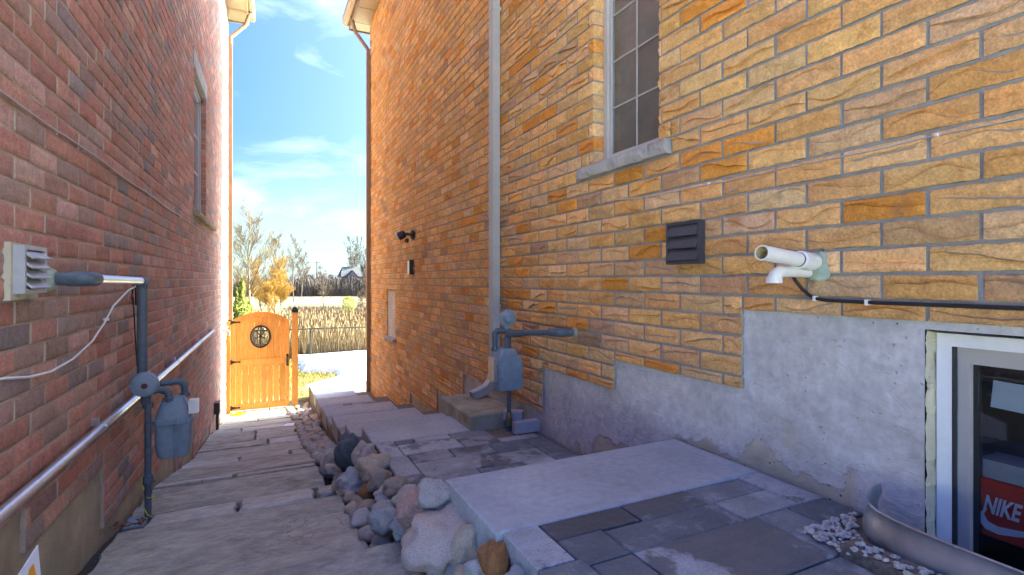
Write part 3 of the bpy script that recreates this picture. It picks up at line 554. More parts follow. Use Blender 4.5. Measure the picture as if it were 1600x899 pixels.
for (x0, x1, y0, y1, z) in ((.69, 1.50, -1.5, 1.05, -.815), (.69, 1.862, 1.06, 1.47, -.815), (.67, 1.862, 1.49, 1.93, -.99), (.66, 1.862, 1.94, 2.27, -1.135), (.69, 1.858, 2.28, 3.60, -1.143), (.69, 1.861, 3.61, 4.05, -1.22), (.68, 1.861, 4.06, 4.84, -1.37), (.68, 1.861, 4.85, 5.88, -1.55), (.70, 1.861, 5.89, 7.08, -1.73), (.77, 1.861, 7.09, 8.68, -1.955), (.85, 1.861, 8.69, 10.2, -2.17), (.90, 2.1, 10.21, 12.06, -2.33)):
    b.box(x0, x1, y0, y1, -3.0, z)
b.build('bedding', 'gravel_bed', rp)
# timber edge and lawn beyond
S(B().cbox(.9, 6.5, 12.08, 12.16, -2.6, -2.33, .006).build('timber_edge', 'timber'))
# ================================================================== STONE BORDER between the walks
def stone_mesh(sd, sub=3, rough=.22):
    bm = bmesh.new(); bmesh.ops.create_icosphere(bm, subdivisions=sub, radius=1); rg = random.Random(sd); o = Vector((rg.uniform(0, 50), rg.uniform(0, 50), rg.uniform(0, 50)))
    for v in bm.verts: v.co *= 1+rough*(1.25*noise.noise(v.co*1.2+o)+.5*noise.noise(v.co*2.6+o)+.2*noise.noise(v.co*6+o))-.16*abs(noise.noise(v.co*1.5-o))
    me = bpy.data.meshes.new('stone'); bm.to_mesh(me); bm.free(); me.polygons.foreach_set('use_smooth', [True]*len(me.polygons)); return me
def bed(y): return pz(y)-.03 if y > 2.3 else (-1.05-.07*max(0, min(1, y-.9)) if y > 0 else -1.05)
sb = thing('pebble_border', 'long strip of rounded river pebbles between flagstone path and grey steps', 'pebbles', (.55, 5, -1.7))
b = B(); N = 60
for i in range(N+1):
    y = -1.3+14.2*i/N
    for x, dz in ((.36, -.5), (.37, -.06), (.55, -.02), (.9, -.05), (.91, -.5)): b.v.append((x, y, bed(y)+dz))
for i in range(N):
    for j in range(4): b.f.append((i*5+j, i*5+j+1, (i+1)*5+j+1, (i+1)*5+j))
b.build('pebble_bed', 'gravel_bed', sb)
def mesh_copy(me, mat):
    m = me.copy(); m.materials.append(STONES[mat]); return m
base_m = [stone_mesh(i, 2, .32) for i in range(7)]; cache = {}
rg = random.Random(5); kinds = ['tan', 'grey', 'pink', 'white', 'white', 'tan', 'tan', 'band', 'brown', 'grey']; placed = []; y = 1.2; cnt = 0
while y < 12.6 and cnt < 300:
    x0 = (.405 if y > 2.35 else .57); x1 = .68 if y < 6 else (.72 if y < 8 else .82)
    nrow = 2 if y < 4.4 else 3
    for q_ in range(nrow):
        if cnt >= 300: break
        r = rg.uniform(.035, .062) if y > 4.4 else rg.uniform(.035, .06)
        x = x0+(x1-x0)*(q_+rg.uniform(.25, .75))/nrow; yy = y+rg.uniform(-.04, .04)
        mi = rg.randrange(7); mt = rg.choice(kinds); key = (mi, mt)
        if key not in cache: cache[key] = mesh_copy(base_m[mi], mt)
        o = bpy.data.objects.new('pebble', cache[key]); COL.objects.link(o); o.parent = sb; o.matrix_parent_inverse = sb.matrix_world.inverted()
        o.location = (x, yy, bed(yy)+r*.45+rg.uniform(0, .035)); o.scale = (r*rg.uniform(.9, 1.35), r*rg.uniform(.95, 1.5), r*rg.uniform(.6, .9)); o.rotation_euler = (rg.uniform(-.4, .4), rg.uniform(-.4, .4), rg.uniform(0, 6.3)); cnt += 1
    y += .072 if y < 4.4 else (.088 if y < 8 else .11)
BIG = [('pink', .60, 1.82, -.955, .27, .18, 'large pale pink flat-topped boulder, biggest of the stone border'), ('tan', .655, 1.69, -.965, .13, .19, 'upright tan stone leaning right of the biggest pink boulder'), ('orange', .655, 1.46, -.885, .11, .13, 'rust orange stone tucked against the nearest grey pavers'),
 ('grey', .575, 1.73, -1.03, .125, .11, 'lichen-speckled grey stone in front of the biggest pink boulder'), ('white', .62, 1.52, -.94, .10, .08, 'whitish speckled stone below the rust orange stone'), ('band', .615, 1.97, -.86, .15, .10, 'dark banded grey stone behind the biggest pink boulder'),
 ('red', .58, 2.17, -.985, .155, .12, 'reddish pink stone beside the lower grey step slab'), ('grey', .50, 2.39, -1.11, .135, .12, 'grey granite stone at the flagstone corner left of the border'), ('white', .56, 2.25, -1.09, .12, .10, 'pale grey stone between the reddish stone and grey granite'),
 ('slate', .555, 3.80, -1.25, .185, .29, 'dark slate-blue upright boulder beside the landing'), ('pink', .615, 3.50, -1.19, .155, .19, 'mauve rounded boulder leaning on the dark slate-blue boulder'), ('grey', .49, 4.15, -1.45, .17, .27, 'grey granite boulder left of the dark slate-blue boulder'),
 ('white', .505, 3.34, -1.275, .17, .16, 'blue-white veined stone below the dark slate-blue boulder'), ('tan', .61, 3.24, -1.16, .18, .165, 'broad tan boulder against the landing pavers'), ('brown', .60, 2.99, -1.16, .125, .14, 'brown and white mottled stone below the broad tan boulder'),
 ('orange', .55, 3.10, -1.27, .095, .13, 'small orange-tan upright stone in the middle of the border'), ('white', .60, 2.79, -1.16, .125, .10, 'white-grey rounded stone near the lower step slab'), ('tan', .50, 3.47, -1.40, .15, .12, 'tan stone at the flagstone edge under the veined stone'),
 ('brown', .625, 2.72, -1.10, .12, .10, 'brown rounded stone touching the landing edge'), ('pink', .59, 2.08, -1.05, .10, .085, 'small pink stone under the reddish stone'), ('tan', .60, 1.60, -1.0, .085, .09, 'small tan stone below the upright tan stone'), ('grey', .66, 1.33, -.87, .075, .06, 'small grey stone at the front end of the border'),
 ('band', .55, 2.52, -1.13, .125, .09, 'flat banded stone below the white-grey rounded stone'), ('white', .635, 1.25, -.87, .075, .06, 'small white stone nearest the front of the border'), ('pink', .615, 2.42, -1.04, .12, .095, 'light pink stone left of the lower step slab'), ('brown', .51, 2.85, -1.25, .11, .095, 'dull brown stone at the flagstone edge of the border')]
for i, (mt, x, y, z, wd, ht, lab) in enumerate(BIG):
    me = stone_mesh(60+i*3, 4, .32); me.materials.append(STONES[mt]); o = bpy.data.objects.new('boulder', me); COL.objects.link(o); o.location = (x, y, z); rg = random.Random(i)
    o.scale = (wd*.53, wd*.53*rg.uniform(.9, 1.15), ht*.53); o.rotation_euler = (rg.uniform(-.15, .15), rg.uniform(-.2, .2), rg.uniform(-.5, .5)); T(o, lab, 'boulder')
# ================================================================== DOWNSPOUTS
def downspout(name, W, y, wd, dp, z0, z1, mat, label, elbow, top=None, off=.012):
    t = thing(name, label, 'downspout', tuple(W(y, .05, z0)))
    b = B(); prof = []
    for i in range(7): prof.append((-wd/2+wd*i/6, dp-(.004 if i % 2 else 0)))
    poly = [(wd/2, 0), (-wd/2, 0)]+[(a, c) for a, c in prof]
    b.prism(poly, lambda a, c, d: W(y+a, off+c, d), z0, z1); b.build('pipe', mat, t)
    e = B(); n = 7; ring = [(-wd/2, -dp/2), (wd/2, -dp/2), (wd/2, dp/2), (-wd/2, dp/2)]; pts = elbow
    for i, (n_, z_, dy) in enumerate(pts):
        a = pts[max(i-1, 0)]; c = pts[min(i+1, len(pts)-1)]; tn, tz = c[0]-a[0], c[1]-a[1]; l = math.hypot(tn, tz); un, uz = -tz/l, tn/l
        for (q, r) in ring: e.v.append(tuple(W(y+q+dy, n_+un*r, z_+uz*r)))
    for i in range(len(pts)-1):
        for k in range(4): e.f.append((i*4+k, i*4+(k+1) % 4, (i+1)*4+(k+1) % 4, (i+1)*4+k))
    e.build('elbow', mat, t)
    if top:
        b = B().tube([W(*q) for q in top], dp*.6, 8); b.build('offset_bend', mat, t, smooth=True)
    for z in ([z0+.55, (z0+z1)*.5+.3, z1-.9] if z1-z0 > 3 else []): bxw(B(), W, y-wd/2-.006, y+wd/2+.006, .003, off+dp+.003, z-.012, z+.012).build('strap', mat, t)
    return t
downspout('downspout', WR, 4.14, .088, .068, -.78, 4.95, 'dsgrey', 'grey ribbed downspout behind the gas meter on the yellow brick wall', [(.047, -.77, 0), (.05, -.83, 0), (.075, -.90, 0), (.12, -.95, 0), (.20, -.985, 0), (.26, -1.0, 0)])
downspout('downspout', WR, 10.22, .085, .065, -2.18, 4.35, 'dsbrown', 'brown downspout at the far corner of the yellow brick house', [(.045, -2.17, 0), (.05, -2.20, 0), (.08, -2.25, 0), (.15, -2.28, 0), (.22, -2.29, 0)], [(10.22, .045, 4.34), (10.22, .05, 4.5), (10.24, .28, 4.8), (10.26, .36, 5.1)])
downspout('downspout', WL, 11.75, .085, .065, -2.45, 4.75, 'dsbrown', 'brown downspout at the far corner of the red brick house', [(.045, -2.44, 0), (.05, -2.47, 0), (.06, -2.52, 0), (.09, -2.55, 0)], [(11.75, .045, 4.74), (11.75, .05, 4.9), (11.8, .30, 5.2), (11.8, .40, 5.5)])
o = B().cbox(1.395, 1.80, 3.60, 4.33, -1.15, -1.02, .01).build('splash_block', 'conc_block'); o.location.z = .0; T(o, 'mossy concrete splash block under the grey downspout elbow', 'splash block')
o = B().cbox(1.50, 1.80, 10.0, 10.42, -2.5, -2.29, .01).build('splash_block', 'conc_block'); T(o, 'small concrete splash block under the brown far corner downspout', 'splash block')
o = B().cbox(1.66, 1.86, 3.36, 3.42, -1.13, -1.045, .004); o.obox((1.74, 3.56, -1.04), (.8, -.6, 0), (.6, .8, 0), (0, 0, 1), .075, .05, .03); o = o.build('pipe_guard', 'ventlt'); T(o, 'pale metal offcut lying by the foot of the right gas riser', 'metal offcut')
# ================================================================== GAS METERS
def bolt_ring(b, c, u, w, n_, r, rr, k=8, h=.008):
    for i in range(k): a = 2*math.pi*i/k; p = Vector(c)+Vector(u)*math.cos(a)*r+Vector(w)*math.sin(a)*r; b.lathe(p, n_, [(0, rr), (h, rr), (h+.001, .0)], 6)
def meter_body(parent, cx, cy, zt, zb, w, d, mat, lobes):
    # tapered shoulder, bolted flange, lobed lower case
    b = B(); h = zt-zb; zf = zb+h*.62
    def ring(z, hw, hd, n=28, lob=0):
        o = []
        for i in range(n):
            a = 2*math.pi*i/n; ca, sa = math.cos(a), math.sin(a); p = 4.5
            x = hw*math.copysign(abs(ca)**(2/p), ca); y = hd*math.copysign(abs(sa)**(2/p), sa)
            if lob: y *= 1-.30*math.exp(-(x/(hw*.14))**2)
            o.append((cx+x, cy+y, z))
        return o
    lv = [(zb+.004, .72, .7, 1), (zb, .74, .72, 1), (zb+h*.06, .86, .84, 1), (zb+h*.2, .93, .92, 1), (zf-.03, .97, .95, 1), (zf-.012, .98, .97, .3), (zf-.0135, 1.06, 1.1, 0), (zf+.011, 1.06, 1.1, 0), (zf+.012, .97, .97, 0), (zf+h*.12, .86, .9, 0), (zt-.02, .62, .72, 0), (zt, .54, .62, 0)]
    for z, a, c, l in lv: b.v += ring(z, w/2*a, d/2*c, lob=l if lobes else 0)
    n = 28; m = len(lv); b.f = [(i*n+k, i*n+(k+1) % n, (i+1)*n+(k+1) % n, (i+1)*n+k) for i in range(m-1) for k in range(n)]+[tuple(range(n-1, -1, -1)), tuple((m-1)*n+k for k in range(n))]
    o = b.build('meter_case', mat, parent, smooth=35)
    bb = B()
    for sx in (-.75, -.25, .25, .75):
        for sy in (-1, 1): bb.lathe((cx+sx*w/2, cy+sy*d*.53, zf-.02), (0, 0, 1), [(0, .007), (.04, .007), (.042, .001)], 6)
    bb.build('flange_bolts', mat, o, kind='stuff')
    return o
# left meter
gm = thing('gas_meter', 'blue-grey gas meter on a riser against the red brick wall', 'gas meter', (-.61, 3.6, -1.4))
P0 = WL(2.57, 0, .005)
B().lathe(WL(2.57, .0, .003), LN, [(0, .05), (.012, .045), (.03, .036), (.034, .0)], 16).build('wall_sealant', 'foam', gm)
el = [WL(2.57, .02, .005), WL(2.57, .06, .005)]+[WL(2.57+.05*math.sin(a), .06+.05*(1-math.cos(a)), .005) for a in [R_(d) for d in (20, 45, 70, 90)]]+[WL(2.72, .115, .004)]
B().tube(el, [.024, .026, .030, .031, .031, .030, .030], 14).build('elbow', 'pipe', gm, smooth=True)
B().tube([WL(2.72, .115, .004), WL(3.56, .113, -.004)], .021, 14).build('crossover_pipe', 'steel', gm, smooth=True)
c = WL(3.585, .113, -.006); B().tube([c+Vector((0, -.03, 0)), c+Vector((0, 0, 0)), c+Vector((0, .012, -.012)), c+Vector((0, .014, -.04))], [.027, .031, .031, .028], 14).build('elbow', 'pipe', gm, smooth=True)
px, py = WL(3.60, .113, 0).x, WL(3.60, .113, 0).y
B().tube([(px, py, -.03), (px, py, -.55)], .026, 14).build('drop_pipe', 'pipe', gm, smooth=True)
rx = -.612
b = B(); b.lathe((rx, 3.515, -.595), (0, 1, 0), [(0, .03), (.004, .055), (.01, .066), (.022, .068), (.026, .071), (.034, .071), (.04, .066), (.055, .04), (.075, .025)], 28); bolt_ring(b, (rx, 3.530, -.595), (1, 0, 0), (0, 0, 1), (0, -1, 0), .062, .005, 8, .012); reg = b.build('regulator', 'meter', gm, smooth=30)
B().lathe((rx+.004, 3.514, -.60), (0, -1, 0), [(0, .016), (.006, .015), (.007, .001)], 16).build('vent_cap', simple('dark_red_cap', (.09, .02, .02), .5), reg)
b = B().tube([(rx+.002, 3.575, -.595), (rx+.002, 3.575, -.70), (-.603, 3.59, -.72)], [.026, .026, .022], 12); b.lathe((-.603, 3.59, -.74), (0, 0, 1), [(0, .028), (.03, .028)], 8); b.build('union', 'pipe', gm, smooth=40)
B().tube([(-.603, 3.59, -.72), (-.603, 3.59, -1.46)], .0175, 12).build('riser', 'pipe', gm, smooth=True)
b = B(); b.lathe((-.603, 3.59, -1.19), (0, 0, 1), [(0, .02), (.015, .027), (.05, .027), (.065, .02)], 12); b.lathe((-.603, 3.56, -1.155), (0, -1, 0), [(0, .018), (.015, .014), (.017, .001)], 10); b.obox((-.575, 3.55, -1.155), (1, 0, 0), (0, 1, 0), (0, 0, 1), .012, .004, .008); b.lathe((-.603, 3.59, -1.235), (0, 0, 1), [(0, .021), (.02, .021)], 12); b.build('shut_off_valve', 'pipe', gm, smooth=40)
mc = meter_body(gm, -.485, 3.66, -.70, -1.055, .195, .15, 'meter', True)
b = B(); b.box(-.405, -.355, 3.60, 3.66, -.80, -.72); b.build('index_box', 'white', mc)
for (y, x0, zt, sx) in ((3.62, -.585, -.645, -.525), (3.71, -.56, -.62, -.455)):
    b = B().tube([(x0, y-.02, zt), (sx-.02, y, zt), (sx+.0, y, zt-.004), (sx+.015, y, zt-.02), (sx+.018, y, zt-.05), (sx+.018, y, -.72)], [.017, .019, .021, .021, .019, .019], 12)
    b.lathe((sx+.018, y, -.715), (0, 0, 1), [(0, .028), (.022, .028), (.024, .02)], 8); b.lathe((sx-.06, y-.004, zt), (1, 0, 0), [(0, .024), (.02, .024)], 8); b.build('swivel_elbow', 'pipe', gm, smooth=40)
B().cbox(-.70, -.60, 3.46, 3.62, -1.45, -1.365, .004).build('base_plate', 'meter', gm)
o = B().tube([(-.66, 3.74, -1.19), (-.64, 3.66, -1.22), (-.60, 3.565, -1.255), (-.57, 3.59, -1.26), (-.60, 3.62, -1.27), (-.63, 3.59, -1.30), (-.60, 3.562, -1.35), (-.578, 3.59, -1.38)], .003, 6).build('tracer_wire', 'ywire'); T(o, 'thin yellow tracer wire wound round the left gas riser', 'wire')
# right meter
gm2 = thing('gas_meter', 'blue-grey gas meter in front of the grey downspout on yellow brick', 'gas meter', (1.66, 3.45, -1.13))
B().lathe(WR(2.91, 0, -.353), (-1, 0, 0), [(0, .04), (.01, .036), (.02, .028)], 14).build('wall_sealant', 'conc_block', gm2)
el = [WR(2.91, .01, -.353), WR(2.91, .05, -.353)]+[WR(2.91+.05*math.sin(a), .05+.05*(1-math.cos(a)), -.354) for a in [R_(d) for d in (25, 50, 75, 90)]]+[WR(3.06, .11, -.358)]
B().tube(el, [.022, .025, .029, .030, .030, .028, .028], 14).build('elbow', 'pipe', gm2, smooth=True)
B().tube([WR(3.05, .11, -.358), WR(3.30, .20, -.385)], .021, 14).build('crossover_pipe', 'pipe', gm2, smooth=True)
b = B().tube([WR(3.29, .198, -.384), WR(3.40, .235, -.395), WR(3.43, .245, -.405), WR(3.44, .25, -.43), WR(3.44, .25, -.52)], [.026, .028, .029, .027, .022], 14); b.build('elbow', 'pipe', gm2, smooth=True)
mb = meter_body(gm2, 1.625, 3.46, -.505, -.815, .215, .17, 'meter', False)
b = B(); b.box(1.53, 1.72, 3.362, 3.372, -.80, -.60); b.cbox(1.545, 1.705, 3.356, 3.363, -.72, -.55, .002); 
for z in (-.79, -.70, -.61):
    for x in (1.538, 1.712): b.lathe((x, 3.364, z), (0, -1, 0), [(0, .008), (.012, .008), (.013, .001)], 6)
b.build('front_plate', 'meter', mb, smooth=30)
b = B(); b.cbox(1.500, 1.525, 3.39, 3.50, -.74, -.57, .004); b.build('index_box', 'galv', mb)
b = B().tube([(1.555, 3.50, -.50), (1.555, 3.50, -.43), (1.557, 3.50, -.40), (1.57, 3.50, -.385), (1.60, 3.50, -.382)], [.018, .022, .025, .025, .02], 12); b.lathe((1.555, 3.5, -.53), (0, 0, 1), [(0, .028), (.03, .028)], 8); b.build('swivel_elbow', 'pipe', gm2, smooth=40)
b = B(); b.lathe((1.64, 3.455, -.285), (-.25, -1, 0), [(-.05, .03), (-.03, .05), (-.01, .06), (0, .064), (.008, .064), (.012, .058), (.02, .04), (.035, .03), (.045, .018)], 26); b.tube([(1.64, 3.47, -.30), (1.64, 3.47, -.39)], [.026, .024], 12); reg = b.build('regulator', 'meter', gm2, smooth=30)
b = B(); b.lathe((1.64, 3.47, -.39), (0, 0, 1), [(0, .03), (.03, .03)], 8); b.tube([(1.64, 3.47, -.375), (1.56, 3.49, -.378)], .02, 10); b.build('union', 'pipe', gm2, smooth=40)
B().tube([(1.672, 3.50, -.45), (1.672, 3.50, -1.16)], .0165, 12).build('riser', 'pipe', gm2, smooth=True)
b = B(); b.lathe((1.672, 3.50, -1.10), (0, 0, 1), [(0, .02), (.02, .024), (.04, .026), (.08, .022), (.10, .02)], 10); b.lathe((1.672, 3.49, -1.04), (0, -1, 0), [(0, .016), (.02, .014), (.022, .001)], 8); b.obox((1.66, 3.46, -1.04), (1, 0, 0), (0, 1, 0), (0, 0, 1), .018, .004, .006); b.build('shut_off_valve', 'brass', gm2, smooth=40)
# ================================================================== VENTS, PIPES, CABLES
def louvre(name, W, y0, y1, z0, z1, d, k, mat, backmat, label, open_=.0):
    t = thing(name, label, 'vent', tuple(W((y0+y1)/2, 0, z0)))
    if backmat:
        b = B(); ys = (y0-.02, y1+.014); b.prism([(ys[0], z0-.022), (ys[1], z0-.02), (ys[1], z1+.004), (ys[0]+.004, z1+.008)], lambda a, c, q: W(a, q, c), -.005, .016); b.build('sealant_bead', backmat, t)
    fr_ = frame(B(), W, y0, y1, z0, z1, .014, .008, d).build('frame', mat, t)
    bxw(B(), W, y0+.014, y1-.014, .006, .012, z0+.014, z1-.014).build('backing', 'black', t)
    h = (z1-z0-.028)/k
    for i in range(k):
        za = z0+.014+h*i; b = B(); zt = za+h; n0 = d-.012
        prof = [(n0, zt), (n0+.010+open_*.3, zt-h*.35), (n0+.020+open_, za+.006), (n0+.016+open_, za+.002), (n0+.004, zt-h*.4), (n0-.004, zt-.002)]
        b.prism(prof, lambda a, c, q: W(q, a, c), y0+.015, y1-.015); b.build('louvre', mat, t, smooth=30)
louvre('wall_vent', WR, 1.775, 1.995, .078, .285, .045, 3, 'dkgrey', None, 'dark grey three-louvre vent on the yellow brick wall')
t = thing('wall_vent', 'pale grey four-louvre vent with old caulk on the red brick wall', 'vent', tuple(WL(2.34, 0, -.05)))
louv = louvre('wall_vent', WL, 2.245, 2.43, -.045, .118, .046, 4, 'ventlt', 'caulk', 'pale grey four-louvre vent with old caulk on the red brick wall', .010); bpy.data.objects.remove(t)
# white plastic exhaust
pv = thing('exhaust_pipe', 'white plastic exhaust pipe with lower intake elbow sticking out of yellow brick', 'pipe', tuple(WR(1.24, 0, .068)))
o0, o1 = WR(1.245, -.005, .066), WR(1.205, .345, .094); ax_ = (o1-o0).normalized(); ln = (o1-o0).length
B().lathe(o0, ax_, [(.10, .0265), (ln, .0265), (ln, .0225), (ln-.10, .0225), (ln-.1, .001)], 28).build('pipe', 'white', pv, smooth=40)
B().lathe(o1-ax_*.09, ax_, [(0, .0222), (.0895, .0222), (.0895, .0215), (.001, .0215)], 24).build('pipe_inside', 'cream', pv, smooth=40)
B().lathe(o0, ax_, [(.0, .030), (.04, .034), (.115, .034), (.118, .029)], 28).build('collar', 'white', pv, smooth=40); B().lathe(o0+ax_*.121, ax_, [(0, .0275), (.006, .0275)], 28).build('gasket', 'black', pv)
b = B().tube([WR(1.265, -.01, .030), WR(1.26, .14, .032), WR(1.257, .18, .031), WR(1.255, .205, .022), WR(1.255, .214, .008), WR(1.255, .215, .0)], [.021, .021, .022, .023, .023, .023], 20); b.lathe(WR(1.255, .215, .012), (0, 0, -1), [(0, .027), (.022, .028), (.023, .022)], 20); b.build('intake_elbow', 'white', pv, smooth=40)
me = stone_mesh(901, 3, .5); me.materials.append(MT['foam']); o = bpy.data.objects.new('foam_seal', me); COL.objects.link(o); o.parent = pv; o.matrix_parent_inverse = pv.matrix_world.inverted(); o.location = WR(1.24, .0, .045); o.scale = (.020, .050, .056)
def cable(name, pts, r, mat, label, cat='cable', clips=None, cm='white'):
    b = B().tube(pts, r, 8)
    if not clips: o = b.build(name, mat, smooth=True); return T(o, label, cat)
    t = thing(name, label, cat, tuple(pts[0])); b.build('cord', mat, t, smooth=True)
    for c in clips: B().obox(c, (1, 0, 0), (0, 1, 0), (0, 0, 1), .012, .004, r*1.5).build('clip', cm, t)
    return t
nb = .012
cable('power_cable', [WR(1.30, .06, .03), WR(1.305, .03, .0), WR(1.285, nb+.004, -.035), WR(1.262, nb, -.056), WR(1.235, nb, -.069), WR(1.19, nb, -.075), WR(1.02, nb, -.0765), WR(.8, nb, -.077), WR(.4, nb, -.078), WR(-.2, nb, -.078), WR(-.45, nb, -.078)], .0065, 'black', 'black cable clipped along the bottom of the yellow brick below the white exhaust', 'cable', [WR(1.235, nb, -.069), WR(1.05, nb, -.0763)])
cable('wall_wire', [WR(2.43, .004, .475), WR(2.40, .006, .468)]+[WR(2.4-.15*i, .005, .458-.003*min(i, 4)+.002*math.sin(i*2)) for i in range(1, 20)], .0032, 'steel', 'thin grey wire running along the yellow brick above the dark vent', 'cable', [WR(1.75, .005, .452), WR(.85, .005, .448)])
cable('wall_wire', [WL(1.52+.35*i, .007, .605+.006*math.sin(i*1.7)) for i in range(27)], .0032, 'ventlt', 'thin pale wire running along the red brick above the left vent', 'cable')
cable('white_cable', [WL(1.55, .008, -.25), WL(1.8, .008, -.28), WL(2.2, .008, -.317), WL(2.39, .009, -.345), WL(2.59, .009, -.358), WL(2.83, .009, -.343), WL(3.09, .009, -.296), WL(3.30, .009, -.22), WL(3.46, .010, -.14), WL(3.58, .05, -.06), WL(3.60, .09, -.03)], .005, 'white', 'white cable drooping across the red brick below the left gas pipe', 'cable', [WL(3.33, .009, -.205)])
cable('cable_loop', [WL(3.56, .09, .02), WL(3.60, .07, -.03), WL(3.62, .06, -.10), WL(3.68, .055, -.155), WL(3.74, .055, -.15), WL(3.71, .06, -.06), WL(3.62, .08, .0), WL(3.58, .09, .015)], .004, 'black', 'black cable loop hanging behind the left gas pipe elbow', 'cable')
cable('cable_drop', [WL(3.70, .05, -.10), WL(3.85, .03, -.35), WL(3.95, .02, -.54), WL(3.9, .05, -.66), WL(3.75, .2, -.70)], .0035, 'black', 'thin black cable running down behind the left gas regulator', 'cable')
cd = thing('conduit', 'long galvanised conduit strapped level along the red brick wall', 'conduit', tuple(WL(2, 0, -.716)))
B().tube([WL(1.52, .042, -.716), WL(8.36, .042, -.716)], .0205, 14).build('tube', 'steel', cd, smooth=True); B().tube([WL(8.30, .042, -.716), WL(8.38, .042, -.716), WL(8.42, .035, -.716), WL(8.43, -.01, -.716)], .025, 14).build('end_elbow', 'steel', cd, smooth=True)
for y in (1.8, 3.12, 4.2, 5.3, 6.9): b = B().lathe(WL(y-.012, .042, -.716), LD, [(0, .0235), (.024, .0235)], 14); bxw(b, WL, y-.012, y+.012, -.01, .03, -.705, -.672); b.build('strap', 'steel', cd, smooth=40)
for y in (4.1, 6.2): B().lathe(WL(y, .042, -.716), LD, [(0, .024), (.06, .024)], 14).build('coupling', 'steel', cd, smooth=40)
eb = thing('junction_box', 'grey electrical box on a conduit stub low on the red brick wall', 'electrical box', tuple(WL(9.0, 0, -2.25))); b = B(); bxw(b, WL, 8.92, 9.10, .0, .075, -2.03, -1.86); b.build('box', 'dkgrey', eb); B().tube([WL(9.0, .04, -2.03), WL(9.0, .04, -2.3)], .022, 10).build('conduit_stub', 'dkgrey', eb)
tp = thing('hose_tap', 'small pale hose tap on the sunlit end of the red brick wall', 'tap', tuple(WL(10.45, 0, -.95))); b = B().tube([WL(10.45, -.01, -.9), WL(10.45, .08, -.9), WL(10.45, .10, -.92), WL(10.45, .10, -1.0)], .018, 10); b.build('spout', 'galv', tp, smooth=True); B().lathe(WL(10.45, .06, -.88), (0, 0, 1), [(0, .01), (.04, .01), (.042, .035), (.055, .035)], 10).build('handle', 'white', tp)
# floodlight and small box on the right wall
fl_ = thing('floodlight', 'black and white wall floodlight high on the far yellow brick', 'light fixture', tuple(WR(7.0, 0, .62))); B().lathe(WR(7.0, 0, .63), (-1, 0, 0), [(0, .07), (.03, .07), (.05, .04), (.06, .001)], 16).build('mount', 'black', fl_, smooth=40); B().tube([WR(7.0, .05, .63), WR(7.02, .09, .64), WR(7.05, .12, .64)], .02, 8).build('arm', 'black', fl_, smooth=True)
for dy, dz in ((.10, .02), (.0, .015)): B().lathe(WR(7.0+dy, .12, .63+dz), (-.7, .35, -.35), [(0, .03), (.02, .055), (.10, .06), (.105, .05), (.1, .001)], 14).build('lamp_head', 'white' if dy else 'black', fl_, smooth=40)
B().lathe(WR(7.0, .09, .57), (-.4, 0, -1), [(0, .025), (.05, .03), (.06, .001)], 10).build('sensor', 'black', fl_, smooth=40)
dbx = thing('wall_plate', 'small black and white cover box below the floodlight on yellow brick', 'outlet', tuple(WR(7.1, 0, .07))); b = B(); bxw(b, WR, 7.03, 7.17, .0, .05, .09, .27); b.build('cover', 'white', dbx); b = B(); bxw(b, WR, 7.015, 7.028, .0, .06, .08, .28); b.build('lid', 'black', dbx)
# ================================================================== WINDOW WELL and white gravel
ww = thing('window_well', 'curved galvanised steel well round the basement window', 'window well', (1.7, .6, -.9))
path = [(1.858, 1.0), (1.80, .992), (1.735, .972), (1.685, .945), (1.648, .905), (1.625, .855), (1.610, .79), (1.603, .70), (1.60, .55), (1.60, .3), (1.60, 0), (1.60, -.4)]
prof = [(.0, -.682), (.005, -.680), (.007, -.684), (.003, -.689), (.001, -.697), (.003, -.710), (.007, -.724), (.012, -.738), (.015, -.756), (.013, -.776), (.007, -.792), (.003, -.805), (.004, -.82), (.018, -.84), (.022, -.86), (.008, -.89), (.0, -.91), (0, -1.15)]
def sm(path):
    out = []
    for i in range(len(path)-1):
        p0, p1, p2, p3 = [Vector(path[min(max(i+k, 0), len(path)-1)]+(0,)) for k in (-1, 0, 1, 2)]
        for t in (0, .5): out.append(.5*((2*p1)+(-p0+p2)*t+(2*p0-5*p1+4*p2-p3)*t*t+(-p0+3*p1-3*p2+p3)*t**3))
    return out+[Vector(path[-1]+(0,))]
pp = sm(path); b = B()
for i, p in enumerate(pp):
    t = (pp[min(i+1, len(pp)-1)]-pp[max(i-1, 0)]).normalized(); n_ = Vector((t.y, -t.x, 0)); 
    for (d, z) in prof: b.v.append((p.x+n_.x*d, p.y+n_.y*d, z))
m = len(prof)
for i in range(len(pp)-1):
    for j in range(m-1): b.f.append((i*m+j, i*m+j+1, (i+1)*m+j+1, (i+1)*m+j))
o = b.build('steel_wall', 'galv', ww, smooth=60); md = o.modifiers.new('thick', 'SOLIDIFY'); md.thickness = .003
B().add([(1.60, -.5, -.97), (1.866, -.5, -.97), (1.866, 1.0, -.97), (1.75, .97, -.97), (1.64, .9, -.97), (1.60, .6, -.97)], [(0, 1, 2, 3, 4, 5)]).build('soil_floor', 'soil', ww)
gs = B(); rg = random.Random(77); me = stone_mesh(5, 1, .55); vs5 = [v.co.copy() for v in me.vertices]; fs5 = [tuple(p.vertices) for p in me.polygons]
